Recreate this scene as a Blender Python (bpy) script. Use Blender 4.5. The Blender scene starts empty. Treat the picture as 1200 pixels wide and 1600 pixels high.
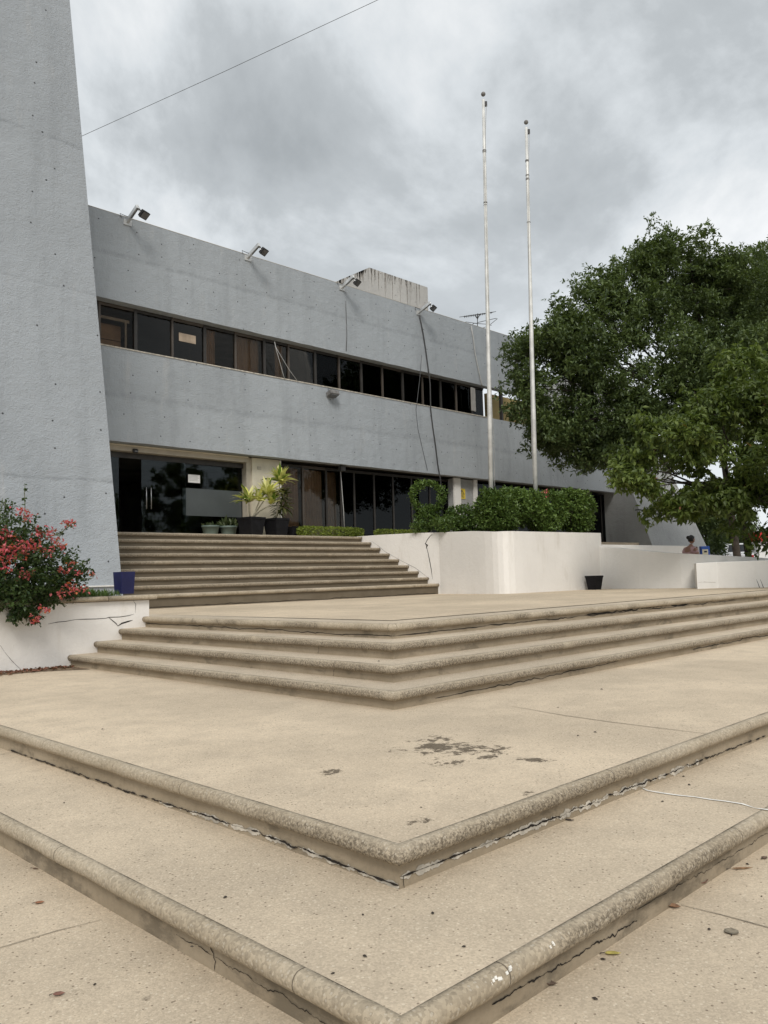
import bpy, math, random
import numpy as np
from mathutils import Vector, Matrix
R = math.radians
scn = bpy.context.scene
COL = scn.collection

# ------------------------------------------------------------------ camera
EYE = 1.45
YAW, PITCH, ROLL, FOC = R(45.35), R(4.6), R(1.62), 1268.0     # FOC in pixels of the 1200x1600 photo
def cam_axes():
    f = np.array([math.cos(YAW)*math.cos(PITCH), math.sin(YAW)*math.cos(PITCH), math.sin(PITCH)])
    r = np.array([math.sin(YAW), -math.cos(YAW), 0.0]); d = np.cross(f, r)
    c, s = math.cos(ROLL), math.sin(ROLL)
    return np.array([c*r+s*d, -s*r+c*d, f])
CAX = cam_axes()
cam = bpy.data.cameras.new('camera'); camo = bpy.data.objects.new('camera', cam); COL.objects.link(camo)
r_, d_, f_ = CAX
camo.matrix_world = Matrix(((r_[0], -d_[0], -f_[0], 0), (r_[1], -d_[1], -f_[1], 0), (r_[2], -d_[2], -f_[2], EYE), (0, 0, 0, 1)))
cam.sensor_fit = 'VERTICAL'; cam.sensor_height = 36.0; cam.lens = FOC/1600*36.0
cam.clip_start = 0.05; cam.clip_end = 2000
scn.camera = camo
scn.render.resolution_x, scn.render.resolution_y = 768, 1024

# ------------------------------------------------------------------ world, sun, exposure
SUN_DIR = Vector((-0.52, -0.54, 0.72)).normalized()            # towards the sun
world = bpy.data.worlds.new('World'); scn.world = world; world.use_nodes = True
def build_sky():
    nt = world.node_tree; N = nt.nodes; L = nt.links; N.clear()
    out = N.new('ShaderNodeOutputWorld'); bg = N.new('ShaderNodeBackground'); bg.inputs[1].default_value = 0.1
    sky = N.new('ShaderNodeTexSky'); sky.sky_type = 'NISHITA'; sky.sun_disc = False
    sky.sun_elevation = math.asin(SUN_DIR.z); sky.sun_rotation = math.atan2(SUN_DIR.x, SUN_DIR.y)
    tc = N.new('ShaderNodeTexCoord'); sep = N.new('ShaderNodeSeparateXYZ'); L.new(tc.outputs['Generated'], sep.inputs[0])
    def m(op, a, b=None, c=None):
        n = N.new('ShaderNodeMath'); n.operation = op
        for i, v in enumerate((a, b, c)):
            if v is None: continue
            if isinstance(v, (int, float)): n.inputs[i].default_value = v
            else: L.new(v, n.inputs[i])
        return n.outputs[0]
    zz = m('MAXIMUM', m('ADD', sep.outputs[2], 0.62), 0.3)
    u = m('DIVIDE', sep.outputs[0], zz); v = m('DIVIDE', sep.outputs[1], zz)
    comb = N.new('ShaderNodeCombineXYZ'); L.new(u, comb.inputs[0]); L.new(v, comb.inputs[1])
    def noise(scale, det, rough, off, dist=0.0):
        mp = N.new('ShaderNodeMapping'); mp.inputs['Location'].default_value = off; L.new(comb.outputs[0], mp.inputs[0])
        n = N.new('ShaderNodeTexNoise'); n.inputs['Scale'].default_value = scale; n.inputs['Detail'].default_value = det
        n.inputs['Roughness'].default_value = rough; n.inputs['Distortion'].default_value = dist
        L.new(mp.outputs[0], n.inputs['Vector']); return n.outputs[0]
    a = noise(2.9, 8, 0.58, (9.685, 13.117, 4.653), 0.25); b = noise(1.1, 3, 0.5, (15.902, -2.902, 1.037))
    s = m('ADD', m('MULTIPLY', a, 0.74), m('MULTIPLY', b, 0.26))
    ramp = N.new('ShaderNodeValToRGB'); L.new(s, ramp.inputs[0])
    e = ramp.color_ramp.elements
    e[0].position = 0.37; e[0].color = (0.385, 0.41, 0.422, 1)
    e[1].position = 0.63; e[1].color = (0.95, 0.96, 0.96, 1)
    x = ramp.color_ramp.elements.new(0.465); x.color = (0.51, 0.54, 0.555, 1)
    x = ramp.color_ramp.elements.new(0.52); x.color = (0.68, 0.715, 0.735, 1)
    # the cloud sheet thins towards the horizon
    hz = m('SUBTRACT', 1.0, m('MINIMUM', m('MULTIPLY', m('MAXIMUM', sep.outputs[2], 0.0), 2.5), 1.0))
    mixh = N.new('ShaderNodeMix'); mixh.data_type = 'RGBA'; L.new(m('MULTIPLY', hz, 0.92), mixh.inputs[0])
    L.new(ramp.outputs[0], mixh.inputs[6]); mixh.inputs[7].default_value = (0.86, 0.90, 0.93, 1)
    sc = N.new('ShaderNodeVectorMath'); sc.operation = 'SCALE'; sc.inputs['Scale'].default_value = 6.95
    L.new(mixh.outputs[2], sc.inputs[0])
    mix = N.new('ShaderNodeMix'); mix.data_type = 'RGBA'; mix.inputs[0].default_value = 0.94
    L.new(sky.outputs[0], mix.inputs[6]); L.new(sc.outputs[0], mix.inputs[7])
    L.new(mix.outputs[2], bg.inputs[0]); L.new(bg.outputs[0], out.inputs[0])
build_sky()
sun = bpy.data.lights.new('sun', 'SUN'); sun.energy = 1.5; sun.angle = R(20); sun.color = (1.0, 0.955, 0.885)
suno = bpy.data.objects.new('sun', sun); COL.objects.link(suno); suno.location = (0, 0, 40)
suno.rotation_euler = SUN_DIR.to_track_quat('Z', 'Y').to_euler()
scn.view_settings.view_transform = 'Standard'; scn.view_settings.look = 'None'
scn.view_settings.exposure = 0.63; scn.view_settings.gamma = 1.0

# ------------------------------------------------------------------ measuring helpers (photo pixel -> point on a real plane)
def ray(x, y): return CAX.T @ np.array([(x-600)/FOC, (y-800)/FOC, 1.0])
O_ = np.array([0, 0, EYE])
def onY(x, y, Y): d = ray(x, y); return O_ + d*Y/d[1]
def onX(x, y, X): d = ray(x, y); return O_ + d*X/d[0]
def onZ(x, y, z): d = ray(x, y); return O_ + d*(z-EYE)/d[2]
def atD(x, y, D): return O_ + ray(x, y)*D
FWD = np.array([math.cos(YAW), math.sin(YAW), 0.0]); RGT = np.array([math.sin(YAW), -math.cos(YAW), 0.0]); UP = np.array([0, 0, 1.0])

# ------------------------------------------------------------------ object helpers
def woff(o):
    v = Vector((0, 0, 0))
    while o is not None: v = v + o.location; o = o.parent
    return v
def tag(o, label=None, cat=None, group=None, kind=None):
    if label: o['label'] = label
    if cat: o['category'] = cat
    if group: o['group'] = group
    if kind: o['kind'] = kind
    return o
def thing(name, label, cat, loc=(0, 0, 0), group=None):
    o = bpy.data.objects.new(name, None); o.empty_display_size = 0.2; COL.objects.link(o)
    o.location = Vector([float(c) for c in loc]); return tag(o, label, cat, group)
def link_mesh(name, me, mats, parent=None, smooth=False):
    if mats is not None:
        for mm in (mats if isinstance(mats, (list, tuple)) else [mats]): me.materials.append(mm)
    o = bpy.data.objects.new(name, me); COL.objects.link(o)
    if parent is not None: o.parent = parent
    if smooth:
        me.polygons.foreach_set('use_smooth', [True]*len(me.polygons))
    return o
class MB:
    """collects shapes in world coordinates; build() links them as one mesh object"""
    def __init__(s): s.v = []; s.f = []; s.mi = []
    def add(s, vs, fs, mi=0):
        n = len(s.v); s.v += [tuple(float(c) for c in p) for p in vs]; s.f += [tuple(n+i for i in f) for f in fs]; s.mi += [mi]*len(fs); return s
    def box(s, a, b, mi=0):
        x0, y0, z0 = a; x1, y1, z1 = b
        vs = [(x0,y0,z0),(x1,y0,z0),(x1,y1,z0),(x0,y1,z0),(x0,y0,z1),(x1,y0,z1),(x1,y1,z1),(x0,y1,z1)]
        return s.add(vs, [(0,3,2,1),(4,5,6,7),(0,1,5,4),(1,2,6,5),(2,3,7,6),(3,0,4,7)], mi)
    def obox(s, c, ax, ay, az, hx, hy, hz, mi=0, top=1.0):
        c, ax, ay, az = [np.array(q, float) for q in (c, ax, ay, az)]
        vs = []
        for k in (-1, 1):
            t = top if k > 0 else 1.0
            for i, j in ((-1,-1),(1,-1),(1,1),(-1,1)): vs.append(c+ax*hx*i*t+ay*hy*j*t+az*hz*k)
        return s.add(vs, [(0,3,2,1),(4,5,6,7),(0,1,5,4),(1,2,6,5),(2,3,7,6),(3,0,4,7)], mi)
    def tube(s, pts, rad, n=8, cap=True, mi=0):
        pts = [np.array(p, float) for p in pts]
        if isinstance(rad, (int, float)): rad = [rad]*len(pts)
        vs = []; prev = None
        for i, p in enumerate(pts):
            t = pts[min(i+1, len(pts)-1)]-pts[max(i-1, 0)]; t = t/(np.linalg.norm(t)+1e-9)
            if prev is None:
                u = np.cross(t, (0, 0, 1.0)); 
                if np.linalg.norm(u) < 1e-3: u = np.cross(t, (1.0, 0, 0))
            else: u = prev - t*(prev@t)
            u /= np.linalg.norm(u); prev = u; w = np.cross(t, u)
            for k in range(n):
                a = 2*math.pi*k/n; vs.append(p+rad[i]*(math.cos(a)*u+math.sin(a)*w))
        fs = []
        for i in range(len(pts)-1):
            for k in range(n):
                a = i*n+k; b = i*n+(k+1) % n; fs.append((a, b, b+n, a+n))
        if cap: fs += [tuple(range(n))[::-1], tuple((len(pts)-1)*n+k for k in range(n))]
        return s.add(vs, fs, mi)
    def lathe(s, c, prof, n=20, mi=0):
        vs = []; fs = []
        for r, z in prof:
            for k in range(n):
                a = 2*math.pi*k/n; vs.append((c[0]+r*math.cos(a), c[1]+r*math.sin(a), c[2]+z))
        for i in range(len(prof)-1):
            for k in range(n):
                a = i*n+k; b = i*n+(k+1) % n; fs.append((a, b, b+n, a+n))
        return s.add(vs, fs, mi)
    def prism(s, poly, z0, z1, mi=0):
        """poly: xy points counter-clockwise; z0/z1 numbers or lists"""
        n = len(poly); Z0 = z0 if isinstance(z0, (list, tuple)) else [z0]*n; Z1 = z1 if isinstance(z1, (list, tuple)) else [z1]*n
        vs = [(p[0], p[1], Z0[i]) for i, p in enumerate(poly)]+[(p[0], p[1], Z1[i]) for i, p in enumerate(poly)]
        fs = [tuple(range(n))[::-1], tuple(range(n, 2*n))]+[(i, (i+1) % n, (i+1) % n+n, i+n) for i in range(n)]
        return s.add(vs, fs, mi)
    def build(s, name, mats, parent=None, smooth=False, bevel=0.0, seg=2):
        o = Vector((0, 0, 0)) if parent is None else woff(parent)
        me = bpy.data.meshes.new(name); me.from_pydata([(p[0]-o.x, p[1]-o.y, p[2]-o.z) for p in s.v], [], s.f); me.update()
        ob = link_mesh(name, me, mats, parent, smooth)
        me.polygons.foreach_set('material_index', s.mi)
        if bevel > 0:
            bv = ob.modifiers.new('bevel', 'BEVEL'); bv.width = bevel; bv.segments = seg; bv.limit_method = 'ANGLE'; bv.angle_limit = R(35)
        return ob
def structure(name, mb, mats, **k): return tag(mb.build(name, mats, **k), kind='structure')

# ------------------------------------------------------------------ materials
class Nd:
    def __init__(s, name):
        s.m = bpy.data.materials.new(name); s.m.use_nodes = True; s.nt = s.m.node_tree; s.N = s.nt.nodes; s.L = s.nt.links
        s.b = s.N['Principled BSDF']; s.out = s.N['Material Output']
        g = s.N.new('ShaderNodeNewGeometry'); s.geo = g; s.pos = g.outputs['Position']
    def lk(s, v, sock):
        if isinstance(v, bpy.types.NodeSocket): s.L.new(v, sock)
        elif isinstance(v, (tuple, list)) and len(v) == 3 and sock.type == 'RGBA': sock.default_value = (*v, 1)
        else: sock.default_value = v
    def math(s, op, a, b=None, c=None, clamp=False):
        n = s.N.new('ShaderNodeMath'); n.operation = op; n.use_clamp = clamp
        for i, v in enumerate((a, b, c)):
            if v is not None: s.lk(v, n.inputs[i])
        return n.outputs[0]
    def mix(s, f, a, b, mode='MIX'):
        n = s.N.new('ShaderNodeMix'); n.data_type = 'RGBA'; n.blend_type = mode
        s.lk(f, n.inputs[0]); s.lk(a, n.inputs[6]); s.lk(b, n.inputs[7]); return n.outputs[2]
    def mapp(s, scale=(1, 1, 1), loc=(0, 0, 0), vec=None):
        n = s.N.new('ShaderNodeMapping'); n.inputs['Scale'].default_value = scale; n.inputs['Location'].default_value = loc
        s.L.new(vec if vec is not None else s.pos, n.inputs[0]); return n.outputs[0]
    def noise(s, scale, det=4, rough=.55, vec=None, dist=0):
        n = s.N.new('ShaderNodeTexNoise'); n.inputs['Scale'].default_value = scale; n.inputs['Detail'].default_value = det
        n.inputs['Roughness'].default_value = rough; n.inputs['Distortion'].default_value = dist
        s.L.new(vec if vec is not None else s.pos, n.inputs['Vector']); return n.outputs[0]
    def vor(s, scale, vec=None, rnd=1.0):
        n = s.N.new('ShaderNodeTexVoronoi'); n.inputs['Scale'].default_value = scale; n.inputs['Randomness'].default_value = rnd
        s.L.new(vec if vec is not None else s.pos, n.inputs['Vector']); return n
    def ss(s, v, lo, hi):
        n = s.N.new('ShaderNodeMapRange'); n.interpolation_type = 'SMOOTHSTEP'; s.lk(v, n.inputs[0])
        n.inputs[1].default_value = lo; n.inputs[2].default_value = hi; return n.outputs[0]
    def bump(s, h, strength=.3, dist=.01):
        n = s.N.new('ShaderNodeBump'); n.inputs['Strength'].default_value = strength; n.inputs['Distance'].default_value = dist
        s.L.new(h, n.inputs['Height']); s.L.new(n.outputs[0], s.b.inputs['Normal'])
    def sepx(s, v=None):
        n = s.N.new('ShaderNodeSeparateXYZ'); s.L.new(v if v is not None else s.pos, n.inputs[0]); return n.outputs
    def base(s, c, rough=.8, metal=0, spec=.4):
        s.lk(c, s.b.inputs['Base Color']); s.lk(rough, s.b.inputs['Roughness']); s.lk(metal, s.b.inputs['Metallic']); s.lk(spec, s.b.inputs['Specular IOR Level'])
        return s.m

def plain(name, c, rough=.6, var=.18, scale=6.0, bump=.0, bscale=80, metal=0, spec=.4):
    n = Nd(name); f = n.noise(scale, 5); k = n.ss(f, .3, .7)
    col = n.mix(k, tuple(x*(1-var) for x in c), tuple(min(1, x*(1+var)) for x in c))
    if bump: n.bump(n.noise(bscale, 4), bump, .006)
    return n.base(col, rough, metal, spec)

def aggregate(name, base=(.53, .442, .330), stains=(), warm=True):
    """washed pebble concrete"""
    n = Nd(name)
    big = n.ss(n.noise(.55, 5, .6), .32, .68)
    col = n.mix(big, tuple(x*.86 for x in base), tuple(x*1.12 for x in base))
    mid = n.ss(n.noise(3.2, 6, .65), .38, .75)
    col = n.mix(n.math('MULTIPLY', mid, .42), col, (.37, .31, .235))
    v1 = n.vor(130); rb = n.N.new('ShaderNodeSeparateColor'); n.L.new(v1.outputs['Color'], rb.inputs[0])
    cell = n.math('MULTIPLY_ADD', rb.outputs[0], .26, .87)
    vm = n.N.new('ShaderNodeVectorMath'); vm.operation = 'SCALE'; n.L.new(col, vm.inputs[0]); n.L.new(cell, vm.inputs['Scale']); col = vm.outputs[0]
    v2 = n.vor(62); rb2 = n.N.new('ShaderNodeSeparateColor'); n.L.new(v2.outputs['Color'], rb2.inputs[0])
    dot = n.math('MULTIPLY', n.math('LESS_THAN', v2.outputs['Distance'], .33), n.math('GREATER_THAN', rb2.outputs[1], .80))
    col = n.mix(n.math('MULTIPLY', dot, .45), col, (.70, .62, .49))
    dk = n.math('MULTIPLY', n.math('LESS_THAN', v2.outputs['Distance'], .30), n.math('LESS_THAN', rb2.outputs[1], .09))
    col = n.mix(n.math('MULTIPLY', dk, .75), col, (.14, .105, .075))
    # old dark blotches of grime between the pebbles
    fl = n.noise(14, 6, .7); f2 = n.noise(1.1, 3)
    gr = n.math('MULTIPLY', n.ss(fl, .57, .72), n.ss(f2, .48, .68))
    col = n.mix(n.math('MULTIPLY', gr, .7), col, (.18, .148, .11))
    for (cx, cy, rx, ry, thr) in stains:                         # wet patches with their own outline
        mv = n.mapp((1/rx, 1/ry, 0), (-cx/rx, -cy/ry, 0)); ln = n.N.new('ShaderNodeVectorMath'); ln.operation = 'LENGTH'; n.L.new(mv, ln.inputs[0])
        sh = n.math('SUBTRACT', n.noise(7.5, 8, .74, n.mapp((1, 1, 1), (cx*3.1, cy*1.7, 0))), n.math('MULTIPLY', ln.outputs['Value'], .20))
        mk = n.math('MULTIPLY', n.ss(sh, thr-.045, thr+.012), n.math('LESS_THAN', ln.outputs['Value'], 1.3))
        col = n.mix(n.math('MULTIPLY', mk, n.math('MULTIPLY_ADD', n.noise(70, 3), .5, .62, True)), col, (.085, .066, .045))
    h = n.math('ADD', n.math('MULTIPLY', v1.outputs['Distance'], -.5), n.noise(160, 3))
    n.bump(h, .35, .004)
    return n.base(col, .88, 0, .25)

def nosing_mat(name, dark=.5, focus=None):
    n = Nd(name)
    v1 = n.vor(85); rb = n.N.new('ShaderNodeSeparateColor'); n.L.new(v1.outputs['Color'], rb.inputs[0])
    big = n.ss(n.noise(1.3, 5, .6), .3, .7)
    col = n.mix(big, (.33, .275, .20), (.41, .35, .265))
    cell = n.math('MULTIPLY_ADD', rb.outputs[0], .40, .80)
    vm = n.N.new('ShaderNodeVectorMath'); vm.operation = 'SCALE'; n.L.new(col, vm.inputs[0]); n.L.new(cell, vm.inputs['Scale']); col = vm.outputs[0]
    # lichen and soot held in the rough stone, mostly on the outward face of the bullnose
    lich = n.math('MULTIPLY', n.ss(n.noise(1.7, 4, .6), .60-dark*.25, .72-dark*.22), n.ss(n.noise(75, 6, .8), .40, .60))
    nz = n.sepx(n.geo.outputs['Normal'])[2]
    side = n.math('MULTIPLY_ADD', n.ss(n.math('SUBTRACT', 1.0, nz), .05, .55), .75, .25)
    if focus:
        dv = n.N.new('ShaderNodeVectorMath'); dv.operation = 'DISTANCE'; n.L.new(n.pos, dv.inputs[0]); dv.inputs[1].default_value = focus[0]
        lich = n.math('MULTIPLY', lich, n.math('MULTIPLY_ADD', n.math('SUBTRACT', 1.0, n.ss(n.math('ADD', dv.outputs['Value'], n.math('MULTIPLY', n.noise(1.5, 3), .8)), focus[1], focus[1]*2.1)), .85, .15))
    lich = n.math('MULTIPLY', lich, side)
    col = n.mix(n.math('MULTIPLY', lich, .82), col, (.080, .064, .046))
    peb = n.math('MULTIPLY', n.math('GREATER_THAN', rb.outputs[1], .82), n.math('LESS_THAN', v1.outputs['Distance'], .42))
    col = n.mix(n.math('MULTIPLY', peb, .45), col, (.50, .45, .37))
    # butt joints between the cast lengths of nosing
    nn = n.sepx(n.geo.outputs['Normal']); px_ = n.sepx(); al = n.math('GREATER_THAN', n.math('ABSOLUTE', nn[0]), n.math('ABSOLUTE', nn[1]))
    t_ = n.math('ADD', n.math('MULTIPLY', al, px_[1]), n.math('MULTIPLY', n.math('SUBTRACT', 1.0, al), px_[0]))
    jn_ = n.math('LESS_THAN', n.math('ABSOLUTE', n.math('SUBTRACT', n.math('FRACT', n.math('MULTIPLY_ADD', t_, 1/1.87, .33)), .5)), .0016)
    col = n.mix(n.math('MULTIPLY', jn_, .75), col, (.07, .055, .04))
    n.bump(n.math('ADD', n.math('MULTIPLY', v1.outputs['Distance'], -.8), n.noise(90, 5)), .38, .004)
    return n.base(col, .9, 0, .2)

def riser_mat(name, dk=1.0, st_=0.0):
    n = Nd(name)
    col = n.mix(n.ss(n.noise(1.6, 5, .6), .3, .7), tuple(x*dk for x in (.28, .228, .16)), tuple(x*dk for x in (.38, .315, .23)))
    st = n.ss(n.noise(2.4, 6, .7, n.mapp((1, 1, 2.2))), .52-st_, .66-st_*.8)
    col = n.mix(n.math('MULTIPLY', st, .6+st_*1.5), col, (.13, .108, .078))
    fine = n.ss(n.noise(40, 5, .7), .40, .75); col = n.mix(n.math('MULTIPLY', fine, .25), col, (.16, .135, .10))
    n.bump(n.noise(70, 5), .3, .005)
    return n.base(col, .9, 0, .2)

def facade_mat(name, base, holes=True, joints=(), gx=.82, gz=.50, hs=.016, ph=(0, 0)):
    """rough painted cast concrete: stucco grain, rain streaks, form-tie holes, casting joints"""
    n = Nd(name); X, Y, Z = n.sepx()
    col = n.mix(n.ss(n.noise(.35, 5, .6), .3, .7), tuple(x*.93 for x in base), tuple(x*1.06 for x in base))
    streak = n.ss(n.noise(1.6, 6, .65, n.mapp((1.3, 1.3, .16))), .47, .70)
    col = n.mix(n.math('MULTIPLY', streak, .34), col, tuple(x*.62 for x in base))
    pale = n.ss(n.noise(2.3, 5, .65, n.mapp((1.2, 1.2, .22), (4, 2, 9))), .58, .74)
    col = n.mix(n.math('MULTIPLY', pale, .42), col, (.50, .50, .49))
    pt = n.ss(n.noise(1.1, 3, .5, n.mapp((1, 1, 1), (3, 8, 1))), .55, .60); col = n.mix(n.math('MULTIPLY', pt, .10), col, tuple(x*.7 for x in base))
    wob = n.math('MULTIPLY', n.math('SUBTRACT', n.noise(.9, 5, .6, n.mapp((1, 1, 0))), .5), .12)
    for zj, wd, am in joints:
        dz = n.math('SUBTRACT', n.math('ADD', Z, wob), zj)
        line = n.math('SUBTRACT', 1.0, n.ss(n.math('ABSOLUTE', dz), 0, wd))
        line = n.math('MULTIPLY', line, n.ss(n.noise(3.5, 6, .7), .32, .62))
        col = n.mix(n.math('MULTIPLY', line, am), col, tuple(x*.50 for x in base))
        up = n.ss(dz, 0, .02); col = n.mix(n.math('MULTIPLY', up, .16), col, tuple(x*.72 for x in base))
    if holes:
        cb = n.N.new('ShaderNodeCombineXYZ'); n.L.new(n.math('ADD', X, n.math('MULTIPLY', Y, .0)), cb.inputs[0]); n.L.new(Z, cb.inputs[1])
        mv = n.mapp((1/gx, 1/gz, 1), (ph[0], ph[1], 0), cb.outputs[0])
        vv = n.vor(1.0, mv, 0.62); df = n.N.new('ShaderNodeVectorMath'); df.operation = 'SUBTRACT'
        n.L.new(vv.outputs['Position'], df.inputs[0]); n.L.new(mv, df.inputs[1])
        sc = n.N.new('ShaderNodeVectorMath'); sc.operation = 'MULTIPLY'; n.L.new(df.outputs[0], sc.inputs[0]); sc.inputs[1].default_value = (gx, gz, 0)
        ln = n.N.new('ShaderNodeVectorMath'); ln.operation = 'LENGTH'; n.L.new(sc.outputs[0], ln.inputs[0])
        hd = n.math('SUBTRACT', 1.0, n.ss(n.math('ADD', ln.outputs['Value'], n.math('MULTIPLY', n.math('SUBTRACT', n.noise(25, 2), .5), .012)), hs*.6, hs*1.4))
        rr = n.N.new('ShaderNodeSeparateColor'); n.L.new(vv.outputs['Color'], rr.inputs[0])
        hd = n.math('MULTIPLY', hd, n.math('GREATER_THAN', rr.outputs[0], .15))
        col = n.mix(n.math('MULTIPLY', hd, .92), col, (.03, .03, .03))
        pit = n.ss(n.noise(9, 3, .5), .70, .76); col = n.mix(n.math('MULTIPLY', pit, .35), col, tuple(x*.5 for x in base))
    g = n.noise(21, 8, .72, n.mapp((1, 1, 1.25)), .25); g2 = n.noise(55, 4)
    n.bump(n.math('ADD', n.math('MULTIPLY', g, 1.0), n.math('ADD', n.math('MULTIPLY', g2, .7), n.math('MULTIPLY', n.noise(4.5, 4), 1.3))), .85, .026)
    return n.base(col, .9, 0, .2)

def white_paint(name, base=(.76, .735, .70), grime=1.0):
    n = Nd(name); X, Y, Z = n.sepx()
    col = n.mix(n.ss(n.noise(.8, 5, .6), .3, .7), tuple(x*.95 for x in base), tuple(min(.9, x*1.03) for x in base))
    s = n.ss(n.noise(3.2, 6, .7, n.mapp((1, 1, .22))), .52, .76); col = n.mix(n.math('MULTIPLY', s, .30*grime), col, (.50, .46, .39))
    d = n.ss(n.noise(18, 5, .75), .62, .74); col = n.mix(n.math('MULTIPLY', d, .22*grime), col, (.42, .38, .32))
    n.bump(n.math('ADD', n.math('ADD', n.noise(14, 5, .6), n.math('MULTIPLY', n.noise(60, 3), .3)), n.math('MULTIPLY', n.noise(2.5, 3), 1.6)), .38, .014)
    return n.base(col, .75, 0, .3)

def leaf_mat(name, c1, c2, c3=None, p3=.06, trans=.28, rough=.5):
    n = Nd(name); rp = n.geo.outputs['Random Per Island']
    col = n.mix(rp, c1, c2)
    col = n.mix(n.math('MULTIPLY', n.ss(n.noise(.5, 3), .38, .66), .5), col, tuple(x*.62 for x in c1))
    if c3: col = n.mix(n.math('GREATER_THAN', n.math('FRACT', n.math('MULTIPLY', rp, 37.7)), 1-p3), col, c3)
    n.base(col, rough, 0, .35)
    tr = n.N.new('ShaderNodeBsdfTranslucent')
    n.L.new(n.mix(.5, col, (.25, .36, .04), 'MIX'), tr.inputs[0])
    mx = n.N.new('ShaderNodeMixShader'); mx.inputs[0].default_value = trans
    n.L.new(n.b.outputs[0], mx.inputs[1]); n.L.new(tr.outputs[0], mx.inputs[2]); n.L.new(mx.outputs[0], n.out.inputs[0])
    return n.m

def glass_mat(name, tint=(.10, .10, .095), rough=.02, refl=1.0):
    n = Nd(name); tr = n.N.new('ShaderNodeBsdfTransparent'); tr.inputs[0].default_value = (*tint, 1)
    gl = n.N.new('ShaderNodeBsdfGlossy'); gl.inputs['Roughness'].default_value = rough; gl.inputs[0].default_value = (.85*refl, .9*refl, .92*refl, 1)
    fr = n.N.new('ShaderNodeFresnel'); fr.inputs[0].default_value = 1.5
    bp = n.N.new('ShaderNodeBump'); bp.inputs['Strength'].default_value = .10; bp.inputs['Distance'].default_value = .02
    n.L.new(n.noise(1.2, 2), bp.inputs['Height']); n.L.new(bp.outputs[0], gl.inputs['Normal'])
    mx = n.N.new('ShaderNodeMixShader'); n.L.new(fr.outputs[0], mx.inputs[0]); n.L.new(tr.outputs[0], mx.inputs[1]); n.L.new(gl.outputs[0], mx.inputs[2])
    n.L.new(mx.outputs[0], n.out.inputs[0]); return n.m

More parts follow.
